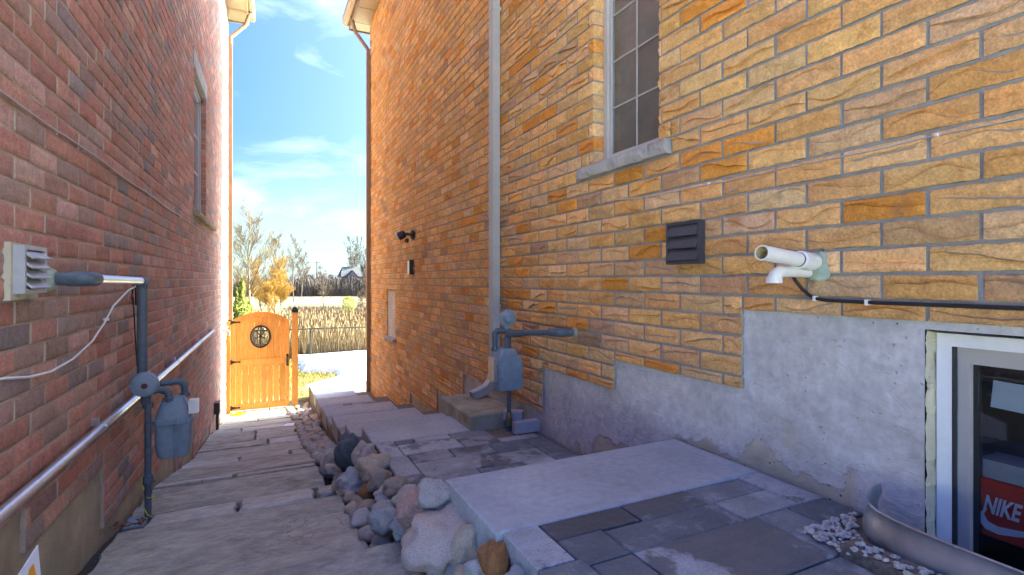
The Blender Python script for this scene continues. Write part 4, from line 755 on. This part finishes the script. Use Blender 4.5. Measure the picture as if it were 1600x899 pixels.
for i in range(620):
    if i < 330: x, y = rg.uniform(1.505, 1.585), rg.uniform(-.2, .93)
    else: 
        x, y = rg.uniform(1.52, 1.86), rg.uniform(.90, 1.06)
        if x > 1.60 and y < .90+.55*(x-1.60)**.8: continue
    r = rg.uniform(.004, .0125); q = Matrix.Rotation(rg.uniform(0, 6.3), 3, 'Z') @ Matrix.Rotation(rg.uniform(-.5, .5), 3, 'X'); sx = rg.uniform(.9, 1.5)
    gs.add([Vector((x, y, (-.768 if x < 1.60 and y < .90 else -.792)+r*.25))+q @ Vector((c.x*r*sx, c.y*r, c.z*r*.62)) for c in vs5], fs5)
o = gs.build('white_gravel', stone('white_chip', (.56, .54, .48), (.34, .31, .26), 60), smooth=False, kind='stuff'); T(o, 'white stone chips scattered along the steel window well', 'gravel')
b = B(); b.box(1.518, 1.60, -.5, .93, -1.0, -.772); b.box(1.515, 1.862, .93, 1.058, -1.0, -.8125); S(b.build('gravel_strip', 'gravel_bed'))
# things behind the basement pane
bx = thing('shoe_box', 'red shoe box with white lettering and a white curved stroke behind the basement window', 'box', (2.2, .55, -.9))
F = Vector((2.04, .645, -.712)); ux = Vector((.10, -.99, -.04)).normalized(); uz = Vector((0, -.05, 1)).normalized(); un = uz.cross(ux).normalized() * 1
if un.x > 0: un = -un
b = B().obox(F-un*.10, ux, un, uz, .20, .10, .088); b.build('carton', 'red_box', bx)
tcu = bpy.data.curves.new('lettering', 'FONT'); tcu.body = 'NIKE'; tcu.size = .074; tcu.shear = .25; tcu.extrude = .0004; tcu.align_x = 'LEFT'; tcu.offset = .0022
tob = bpy.data.objects.new('tmp_text', tcu); COL.objects.link(tob); dg = bpy.context.evaluated_depsgraph_get(); tm = bpy.data.meshes.new_from_object(tob.evaluated_get(dg)); bpy.data.objects.remove(tob)
mtx = Matrix((ux*.52, uz, un)).transposed().to_4x4(); mtx.translation = F+un*.0012-ux*.155+uz*(-.014); tm.transform(mtx); link('lettering', tm, 'paper', bx)
sw = [(-.142, .012), (-.150, -.012), (-.140, -.030), (-.115, -.037), (-.075, -.030), (-.02, -.018), (.06, -.002), (-.02, -.030), (-.075, -.050), (-.115, -.061), (-.145, -.056), (-.162, -.036), (-.160, -.010)]
sw = [(a, c-.012) for a, c in sw]; n = len(sw); v = [F+un*.0016+ux*a+uz*c for a, c in sw]; B().add(v, [tuple(range(n))]).build('curved_mark', 'paper', bx)
o = B().obox((2.10, .73, -.590), (0, 1, 0), (1, 0, 0), (0, 0, 1), .085, .06, .028).build('carton', 'ventlt'); T(o, 'small grey printed carton on the red shoe box behind the glass', 'box')
o = B().obox((2.06, .66, -.362), (0, .99, .05), (1, 0, 0), (.1, -.05, .99), .13, .003, .042).build('paper_sheet', 'paper'); T(o, 'white sheet hanging behind the basement window pane', 'paper')
# ================================================================== SIGN, SCRAP, YELLOW PAN
sg = thing('lawn_sign', 'white printed sign with an orange shape leaning on the red brick foundation', 'sign', (-.66, 2.0, -1.1))
c0 = Vector((-.700, 2.135, -.985)); u = Vector((.28, -.96, -.08)).normalized(); w_ = Vector((-.16, -.06, 1)).normalized(); nn = u.cross(w_).normalized()
if nn.x < 0: nn = -nn
u2 = Vector((-.5, -.85, 0)).normalized(); top = Vector((-.655, 2.155, -.855))
ua = Vector((-.12, -.93, -.36)).normalized(); da = Vector((.10, -.10, -1)).normalized(); nn = ua.cross(da).normalized(); nn = nn if nn.x > 0 else -nn
q = lambda a, c, d: top+ua*a+da*c+nn*d
b = B().prism([(0, 0), (.45, 0), (.45, .30), (0, .30)], q, -.004, 0); b.build('board', 'paper', sg)
b = B().prism([(.035, .03), (.060, .028), (.085, .06), (.10, .11), (.09, .17), (.05, .20), (.03, .15), (.025, .08)], q, .0005, .0012); b.build('orange_print', 'ink_or', sg)
b = B().prism([(.11, .09), (.125, .075), (.14, .10), (.16, .16), (.11, .18)], q, .0005, .0012); b.build('purple_print', 'ink_pu', sg); b = B().prism([(.15, .06), (.20, .05), (.22, .09), (.18, .12)], q, .0005, .0012); b.build('lilac_print', 'ink_lil', sg)
o = B().lathe((-.43, 10.86, -2.545), (.05, 0, 1), [(0, .10), (.015, .13), (.05, .135), (.06, .125), (.05, .11), (.02, .10), (.018, .001)], 20).build('yellow_pan', 'yellow', smooth=40); o.scale = (1, .8, 1); o.location = (0, 2.17, 0); T(o, 'yellow plastic pan on the paving under the lower gate hinge', 'pan')
o = B().add([(.24, 8.30, -2.160), (.40, 8.26, -2.160), (.42, 8.40, -2.152), (.30, 8.42, -2.158)], [(0, 1, 2, 3)]); o.prism([(.24, 8.30), (.40, 8.26), (.42, 8.40), (.30, 8.42)], lambda a, c, d: Vector((a, c, d)), -2.175, -2.162); o = o.build('paper_scrap', 'paper'); T(o, 'crumpled white paper scrap on the flagstones near the gate', 'paper')
rg = random.Random(3); b = B()
for i in range(40):
    x, y = rg.uniform(-.74, -.60), rg.uniform(3.40, 3.52); z = pz(y)+rg.uniform(.004, .02); r = rg.uniform(.008, .018); a = rg.uniform(0, 6.3)
    b.add([(x+r*math.cos(a), y+r*math.sin(a), z), (x+r*.5*math.cos(a+1.7), y+r*.5*math.sin(a+1.7), z+rg.uniform(0, .01)), (x-r*math.cos(a), y-r*math.sin(a), z+.002), (x+r*.5*math.cos(a-1.7), y+r*.5*math.sin(a-1.7), z+rg.uniform(0, .01))], [(0, 1, 2, 3)])
o = b.build('dead_leaves', simple('leaf_litter', (.16, .06, .035), .9, 0, .5, 50), kind='stuff'); T(o, 'brown dead leaves at the foot of the left gas riser', 'leaves')
# ================================================================== GATE
GY = 11.25; gt = thing('garden_gate', 'arched cedar gate with an oval iron window at the end of the flagstone path', 'gate', (-.05, GY, -2.54))
GX0, GX1, GZ0 = -.565, .465, -2.53
archz = lambda x: -.618-.185*abs((x-(-.05))/.515)**2.2
def gstrip(b, xa, xb, zlo, zhi, y0, y1, n=4):
    for i in range(n):
        a, c = xa+(xb-xa)*i/n, xa+(xb-xa)*(i+1)/n; za0, za1, zc0, zc1 = zlo(a), zhi(a), zlo(c), zhi(c)
        if za1-za0 < .002 and zc1-zc0 < .002: continue
        b.add([(a, y0, za0), (c, y0, zc0), (c, y0, zc1), (a, y0, za1), (a, y1, za0), (c, y1, zc0), (c, y1, zc1), (a, y1, za1)], [(0, 1, 2, 3), (7, 6, 5, 4), (3, 2, 6, 7), (0, 4, 5, 1)]+([(0, 3, 7, 4)] if i == 0 else [])+([(1, 5, 6, 2)] if i == n-1 else []))
cst = lambda v: (lambda x: v)
OX, OZ, ORX, ORZ = -.057, -1.111, .165, .205
def el_lo(x): t = (x-OX)/ORX; return OZ-ORZ*math.sqrt(1-t*t) if abs(t) < 1 else OZ
def el_hi(x): t = (x-OX)/ORX; return OZ+ORZ*math.sqrt(1-t*t) if abs(t) < 1 else OZ
# stiles, rails
for xa, xb in ((GX0, GX0+.075), (GX1-.075, GX1)): b = B(); gstrip(b, xa, xb, cst(GZ0), archz, GY-.022, GY+.022, 3); b.build('stile', 'wood', gt)
b = B(); gstrip(b, GX0+.075, GX1-.075, lambda x: archz(x)-.115, archz, GY-.022, GY+.022, 20); b.build('arch_rail', 'wood', gt)
B().box(GX0+.075, GX1-.075, GY-.022, GY+.022, -1.66, -1.55).build('middle_rail', 'wood', gt); B().box(GX0+.075, GX1-.075, GY-.022, GY+.022, GZ0, GZ0+.12).build('bottom_rail', 'wood', gt)
nb_ = 8; wd = (GX1-GX0-.15)/nb_
for i in range(nb_):
    xa = GX0+.075+wd*i; xb = xa+wd
    b = B(); gstrip(b, xa+.0015, xb-.0015, cst(-1.55), el_lo, GY-.008, GY+.010, 8)
    if OX-ORX < xa and xb < OX+ORX: b.build('board', 'wood', gt); b = B()
    gstrip(b, xa+.0015, xb-.0015, el_hi, lambda x: archz(x)-.115, GY-.008, GY+.010, 8); b.build('board', 'wood', gt)
    B().box(xa+.0035, xb-.0035, GY-.008, GY+.010, GZ0+.12, -1.66).build('slat', 'wood', gt)
ov = B().tube([(OX+(ORX+.004)*math.cos(a), GY-.012, OZ+(ORZ+.004)*math.sin(a)) for a in [2*math.pi*k/40 for k in range(41)]], .017, 8).build('oval_window', 'iron', gt, smooth=True)
b = B().tube([(OX, GY, OZ-ORZ), (OX, GY, OZ+ORZ)], .008, 6)
for k in range(5):
    a0 = 2*math.pi*k/5+.3
    for sgn in (1, -1): b.tube([(OX+ORX*.95*t*math.cos(a0+sgn*1.2*t*(1-t)*2), GY, OZ+ORZ*.95*t*math.sin(a0+sgn*1.2*t*(1-t)*2)) for t in [j/8 for j in range(9)]], .006, 5)
b.lathe((OX, GY-.02, OZ), (0, 1, 0), [(0, .01), (.004, .028), (.03, .028), (.034, .01)], 10); b.build('ironwork', 'iron', ov)
for z in (-.815, -1.585, -2.47):
    b = B().prism([(GX0-.05, z-.05), (GX0-.005, z-.05), (GX0+.02, z-.028), (GX0+.10, z-.010), (GX0+.145, z-.018), (GX0+.165, z), (GX0+.145, z+.018), (GX0+.10, z+.010), (GX0+.02, z+.028), (GX0-.005, z+.05), (GX0-.05, z+.05)], lambda a, c, d: Vector((a, d, c)), GY-.030, GY-.024); b.lathe((GX0-.008, GY-.032, z-.05), (0, 0, 1), [(0, .010), (.10, .010)], 8); b.build('hinge', 'iron', gt)
b = B().tube([(GX1-.035, GY-.022, -1.68), (GX1-.035, GY-.06, -1.67), (GX1-.035, GY-.065, -1.60), (GX1-.035, GY-.06, -1.53), (GX1-.035, GY-.022, -1.52)], .011, 8); b.box(GX1-.055, GX1-.015, GY-.026, GY-.0225, -1.72, -1.48); b.build('handle', 'iron', gt)
po = thing('gate_post', 'square cedar gate post with black lantern-style cap', 'post', (.575, GY, -2.6)); B().box(.515, .625, GY-.055, GY+.055, -2.62, -.66).build('post', 'wood', po)
b = B(); 
for (h, z0, z1) in ((.072, -.66, -.645), (.055, -.645, -.60), (.07, -.60, -.588), (.045, -.588, -.565), (.03, -.565, -.545)): b.box(.57-h, .57+h, GY-h, GY+h, z0, z1+.0005)
b.build('cap', 'iron', po); B().box(.57-.0735, .57+.0735, GY-.0735, GY+.0735, -.652, -.648).build('cap_trim', 'white', po)
o = B().cbox(-.642, -.577, GY-.045, GY+.045, -2.62, -.79, .004).build('hinge_post', 'wood'); T(o, 'narrow cedar hinge post fixed to the red brick corner', 'post')
# ================================================================== BEYOND: lawn, snow, fence, reeds
b = B(); nx_, ny_ = 44, 40                                       # snow bank, irregular outline
def snow_edge(y): return 1.02+.55*noise.noise((y*.9, 3, 0))+(.75 if y < 16.2 else .0)*max(0, math.sin((y-12.9)*.95))+.10*noise.noise((y*3, 1, 0))
for i in range(ny_+1):
    y = 12.75+(21.6-12.75)*i/ny_
    for j in range(nx_+1):
        t = j/nx_; x = snow_edge(y)+t*t*14; z = gz(x, y)+.05*noise.noise((x*.4, y*.4, 0))+min(.16, .9*(t*t*14))*min(1, (y-12.75)*.8+.02)*(1+.3*noise.noise((x*1.5, y*1.5, 2)))+.004
        b.v.append((x, y+.12*noise.noise((x*2, i*.0+7, 0))*(1 if i == 0 else 0), z))
for i in range(ny_):
    for j in range(nx_): k = nx_+1; b.f.append((i*k+j, i*k+j+1, (i+1)*k+j+1, (i+1)*k+j))
S(b.build('snow', 'snow', smooth=True))
rg = random.Random(21); b = B()
for i in range(9000):
    y = 12.2+rg.random()**1.3*9.5; x = rg.uniform(-.7, 3.2 if y < 13 else 1.9); 
    if y > 12.9 and x > snow_edge(y)+.15: continue
    z = gz(x, y)+.02; h = rg.uniform(.03, .085); a = rg.uniform(0, 6.3); w_g = .004+y*.00025; lx, ly = rg.uniform(-.04, .04), rg.uniform(-.04, .04)
    b.add([(x-w_g*math.cos(a), y-w_g*math.sin(a), z-.04), (x+w_g*math.cos(a), y+w_g*math.sin(a), z-.04), (x+lx, y+ly, z+h)], [(0, 1, 2)])
o = b.build('lawn_grass', 'grassb', kind='stuff'); T(o, 'yellow-green winter lawn beside the snow beyond the gate', 'grass')
fc = thing('chain_link_fence', 'black chain-link fence behind the snowy lawn', 'fence', (3, 20.5, -3.0)); f0, f1 = Vector((-4, 21.2, 0)), Vector((14, 20.0, 0)); zt, zb_ = -1.84, -3.05
for i in range(9): p = f0+(f1-f0)*(i/8+.0); p = Vector((1.59+(i-2)*2.25, 20.74-(i-2)*.17, 0)); B().tube([(p.x, p.y, -3.15), (p.x, p.y, zt+.03)], .032, 8).build('fence_post', 'iron', fc, smooth=True)
ln_ = lambda x: 20.74-(x-1.59)*.0756
B().tube([(-4, ln_(-4), zt), (15, ln_(15), zt)], .026, 8).build('top_rail', 'iron', fc, smooth=True); 
b = B(); x = -4.
while x < 12:
    for sgn in (0, 1): xa, xb = (x, x+1.15) if sgn else (x+1.15, x); b.tube([(xa, ln_(xa), zb_), (xb, ln_(xb), zt)], .0011, 3, False)
    x += .11
o = b.build('wire_mesh', 'iron', fc, kind='stuff')
rg = random.Random(31); b = B()
for i in range(26000):
    y = 21.6+rg.random()**1.4*24; x = rg.uniform(-.10*y-1, .24*y+2); n1 = noise.noise((x*.25, y*.25, 0)); h = rg.uniform(.65, 1.15)+.35*n1; z = gz(x, y)-.05; a = rg.uniform(0, 3.14); wv = rg.uniform(.006, .012)
    lx, ly = rg.gauss(0, .20), rg.gauss(0, .20); ca, sa = math.cos(a)*wv, math.sin(a)*wv
    p = [(x-ca, y-sa, z), (x+ca, y+sa, z), (x+lx*.4+ca, y+ly*.4+sa, z+h*.6), (x+lx*.4-ca, y+ly*.4-sa, z+h*.6), (x+lx, y+ly, z+h)]
    b.add(p, [(0, 1, 2, 3), (3, 2, 4)])
    if rg.random() < .35: b.add([(x+lx, y+ly, z+h-.1), (x+lx+ca*3, y+ly+sa*3, z+h+.08), (x+lx*1.2, y+ly*1.2, z+h+.28), (x+lx-ca*3, y+ly-sa*3, z+h+.06)], [(0, 1, 2, 3)])
o = b.build('reed_bed', 'reed', kind='stuff'); T(o, 'dense straw-coloured reeds standing behind the black fence', 'reeds')
# ================================================================== TREES
MINR = .004
def grow(rg, bt, br, p, d, ln, r, lvl, maxl, spread, up, kids, wig=.12):
    pts = [p.copy()]; rad = [r]; n = 6 if lvl == 0 else 4; dd = d.copy(); q = p.copy()
    for i in range(n):
        dd = (dd+Vector((rg.gauss(0, wig), rg.gauss(0, wig), rg.gauss(0, wig*.5)+up*.1))).normalized(); q = q+dd*ln/n; pts.append(q.copy()); rad.append(max(MINR, r*(1-.8*(i+1)/n)))
    (bt if lvl == 0 else br).tube(pts, rad, 7 if lvl == 0 else (4 if lvl == 1 else 3), lvl == 0)
    if lvl >= maxl: return
    for k in range(kids[lvl]):
        t = rg.uniform(.22 if lvl == 0 else .15, .98); i = min(n-1, int(t*n)); s_ = pts[i].lerp(pts[i+1], t*n-i); ax2 = (pts[i+1]-pts[i]).normalized(); pr = ax2.orthogonal().normalized(); pr.rotate(Matrix.Rotation(rg.uniform(0, 6.28), 3, ax2)); nd = (ax2*(1-spread)+pr*spread+Vector((0, 0, up))).normalized()
        grow(rg, bt, br, s_, nd, ln*(1-t*.62)*rg.uniform(.38, .6), max(MINR, rad[i]*.5), lvl+1, maxl, spread, up, kids, wig)
def bare_tree(x, y, h, r, seed, mats, label, spread=.55, up=.25, kids=(22, 9, 5), maxl=3, group=None):
    global MINR; MINR = .00016*math.hypot(x, y)*(1.05 if 'twig_or' in mats else 1)
    rg = random.Random(seed); z = gz(x, y)-.1; t = thing('bare_tree', label, 'tree', (x, y, z)); bt, br = B(), B(); grow(rg, bt, br, Vector((x, y, z)), Vector((rg.uniform(-.05, .05), 0, 1)), h, r, 0, maxl, spread, up, kids, .06)
    bt.build('trunk', mats[0], t, smooth=True); br.build('crown', mats[1], t); 
    if group: t['group'] = group
    return t
def atpx(px, zc): 
    xc = (px-800)/800*zc; s_, c_ = math.sin(TH), math.cos(TH); return xc*c_+zc*s_, -xc*s_+zc*c_
TR = [(392, 38, 8.2, .085, ('birch', 'twig_tan'), 'tallest slender bare tree rising behind the gate', .52, .30, (40, 12, 6)),
      (410, 47, 4.9, .09, ('birch', 'twig_or'), 'bushy orange-twigged willow behind the left half of the gate', .6, .45, (34, 14, 8)), (428, 50, 5.2, .10, ('birch', 'twig_or'), 'orange-twigged willow right above the gate post', .6, .45, (36, 14, 8)), (442, 48, 4.4, .08, ('birch', 'twig_or'), 'low golden willow shrub right of the gate post', .65, .4, (34, 14, 8)), (420, 42, 3.2, .07, ('birch', 'twig_or'), 'short golden willow shrub just behind the gate arch', .65, .4, (34, 14, 8)),
      (432, 75, 9.5, .10, ('birch', 'twig_tan'), 'tan leafless tree standing behind the orange willows', .45, .4, (26, 9, 5)), (459, 85, 10.5, .10, ('bark', 'twig_br'), 'grey bare tree right of the willows, thin upright limbs', .5, .4, (20, 9, 5)), (470, 95, 9.0, .09, ('bark', 'twig_br'), 'second grey bare tree, shorter, right of the willows', .5, .4, (20, 9, 5)),
      (506, 68, 5.2, .09, ('bark', 'twig_br'), 'small round-crowned bare tree alone in the field', .6, .25, (20, 9, 5)), (548, 175, 17, .16, ('bark', 'twig_br'), 'bare tree rising behind the dark roofed far house, left one', .4, .4, (20, 8, 4)), (553, 180, 17, .16, ('bark', 'twig_br'), 'bare tree rising behind the dark roofed far house, middle one', .4, .4, (20, 8, 4)), (569, 170, 14, .15, ('bark', 'twig_br'), 'bare tree rising behind the dark roofed far house, right one', .4, .4, (20, 8, 4)), (577, 55, 4.0, .07, ('bark', 'twig_br'), 'twiggy brown shrub partly hidden by the yellow brick corner', .65, .3, (26, 10, 6)), (565, 50, 2.6, .05, ('bark', 'twig_br'), 'low twiggy brown shrub right of the small green bush', .7, .3, (24, 10, 6))]
for i, (px_, zc, h, r, mts, lab, sp, up, kd) in enumerate(TR): x, y = atpx(px_, zc); bare_tree(x, y, h, r, 400+i, mts, lab, sp, up, kd)
def cedar(px_, zc, h, wd, seed, label, n=2600, round_=False):
    x, y = atpx(px_, zc); z = gz(x, y); rg = random.Random(seed); t = thing('cedar_bush' if round_ else 'cedar_tree', label, 'bush' if round_ else 'tree', (x, y, z)); B().tube([(x, y, z-.1), (x, y, z+h*.8)], [.05, .01], 6).build('trunk', 'bark', t); b = B()
    for i in range(n):
        u = rg.random(); zz_ = z+h*(u if not round_ else .15+.85*u); prof_ = (1-u)**.8*(.75+.25*math.sin(u*22+seed)) if not round_ else math.sqrt(max(.02, 1-(2*u-1)**2)); a = rg.uniform(0, 6.28); rr_ = wd*prof_*math.sqrt(rg.random())*(1+.3*noise.noise((a*1.3, u*5, seed))); s_ = rg.uniform(.04, .09); c = Vector((x+rr_*math.cos(a), y+rr_*math.sin(a), zz_)); d1 = Vector((rg.gauss(0, 1), rg.gauss(0, 1), rg.gauss(.6, 1))).normalized()*s_; d2 = d1.orthogonal().normalized()*s_*.45
        b.add([c-d1, c+d2, c+d1, c-d2], [(0, 1, 2, 3)])
    b.build('crown', 'leaf', t)
cedar(378, 24, 3.4, .75, 1, 'taller yellow-green cedar at the red brick corner behind the gate'); cedar(389, 25, 2.3, .85, 2, 'shorter yellow-green cedar directly behind the gate top', 3000); cedar(370, 27, 3.0, .5, 6, 'cedar half hidden by the brown left downspout', 2000); cedar(404, 26, 1.8, .8, 4, 'low cedar peeping over the gate arch', 1600); cedar(545, 52, 1.9, .75, 3, 'round bright green bush at the edge of the field', 1500, True)
# far brush, houses, pole
rg = random.Random(91); b = B()
for i in range(7000):
    zc = rg.uniform(118, 168); px_ = rg.uniform(340, 600); x, y = atpx(px_, zc); z = gz(x, y)-.2; h = rg.uniform(1.5, 5.0)*(1+.5*noise.noise((px_*.03, zc*.05, 0))); w_b = rg.uniform(.03, .09); lx = rg.gauss(0, .5)
    b.add([(x-w_b, y, z), (x+w_b, y, z), (x+lx+w_b*.4, y+rg.gauss(0, .3), z+h), (x+lx-w_b*.4, y, z+h*.96)], [(0, 1, 2, 3)])
o = b.build('far_brush', 'far_wood', kind='stuff'); T(o, 'belt of grey-brown brush along the far side of the field', 'brush')
b = B()
for i in range(1800):
    zc = rg.uniform(52, 66); px_ = rg.uniform(450, 585); x, y = atpx(px_, zc); z = gz(x, y)-.05; h = rg.uniform(.3, .75); w_b = rg.uniform(.015, .04); lx = rg.gauss(0, .15); b.add([(x-w_b, y, z), (x+w_b, y, z), (x+lx, y+rg.gauss(0, .2), z+h)], [(0, 1, 2)])
o = b.build('field_weeds', 'twig_br', kind='stuff'); T(o, 'dark dry weeds in a band across the middle of the field', 'weeds')
def far_house(px_, zc, w, d, h, rh_, label, gables=1):
    x, y = atpx(px_, zc); z = gz(x, y)-.3; t = thing('far_house', label, 'house', (x, y, z)); B().box(x-w/2, x+w/2, y, y+d, z, z+h).build('wall', 'far_wall', t)
    rf = B().add([(x-w/2-.4, y-.4, z+h), (x+w/2+.4, y-.4, z+h), (x+w/2+.4, y+d+.4, z+h), (x-w/2-.4, y+d+.4, z+h), (x-w/2+.6, y+d/2, z+h+rh_), (x+w/2-.6, y+d/2, z+h+rh_)], [(0, 1, 5, 4), (2, 3, 4, 5), (1, 2, 5), (3, 0, 4), (3, 2, 1, 0)]).build('roof', 'far_roof', t)
    for g in range(gables):
        gx = x-w/2+w*(g+.5)/gables; gw = min(2.0, w/gables*.38); b = B().prism([(gx-gw, z+h-.4), (gx+gw, z+h-.4), (gx, z+h+gw*.95)], lambda a, c, q: Vector((a, q, c)), y-.8, y+d*.4); b.build('gable', 'far_wall', t)
        b = B().add([(gx-gw-.3, y-1.0, z+h-.55), (gx, y-1.0, z+h+gw*.95+.2), (gx, y+d*.4, z+h+gw*.95+.2), (gx-gw-.3, y+d*.4, z+h-.55), (gx+gw+.3, y-1.0, z+h-.55), (gx+gw+.3, y+d*.4, z+h-.55)], [(0, 1, 2, 3), (1, 4, 5, 2)]); b.build('gable_roof', 'far_roof', t)
        for zz_ in (z+h*.2, z+h*.62):
            for dx in (-1, 1): f_ = B().box(gx+dx*gw*.5-.6, gx+dx*gw*.5+.6, y-.86, y-.81, zz_, zz_+1.4).build('window', 'white', t); B().box(gx+dx*gw*.5-.5, gx+dx*gw*.5+.5, y-.90, y-.87, zz_+.1, zz_+1.3).build('pane', 'dark_room', f_)
far_house(566, 172, 13, 9, 5.4, 3.4, 'dark roofed gabled house beyond the field at the yellow brick corner', 2)
for i, (px_, zc, w, lab) in enumerate(((484, 260, 13, 'small distant house left of the utility pole'), (473, 280, 12, 'distant house farthest left behind the willows'), (497, 270, 11, 'distant house right behind the utility pole'), (516, 285, 14, 'distant house between utility pole and dark roofed house'))): far_house(px_, zc, w, 9, 5, 2.6, lab, 1)
x, y = atpx(495, 150); up_ = thing('utility_pole', 'lone utility pole with overhead wires across the field', 'pole', (x, y, gz(x, y))); B().tube([(x, y, gz(x, y)-.2), (x, y, 5.4)], [.17, .12], 8).build('pole', 'bark', up_, smooth=True); B().box(x-.5, x+.9, y-.1, y+.1, 5.1, 5.25).build('crossarm', 'bark', up_)
for k, (dx0, dx1) in enumerate(((-60, 0), (0, 60))):
    x0, y0 = (x-60, y+5) if k == 0 else (x, y); x1, y1 = (x, y) if k == 0 else (x+60, y-5); B().tube([(x0+(x1-x0)*t, y0+(y1-y0)*t, 5.2-.9*4*t*(1-t)*.5+(.35 if k == 0 else -.1)*abs(t-(1 if k == 0 else 0))) for t in [j/12 for j in range(13)]], .03, 4).build('overhead_wire', 'black', up_)
# ------------------------------------------------------------------ render settings
sc.render.engine = 'CYCLES'; sc.cycles.max_bounces = 8; sc.cycles.diffuse_bounces = 5; sc.cycles.transparent_max_bounces = 12
sc.render.resolution_x, sc.render.resolution_y = 1024, 575
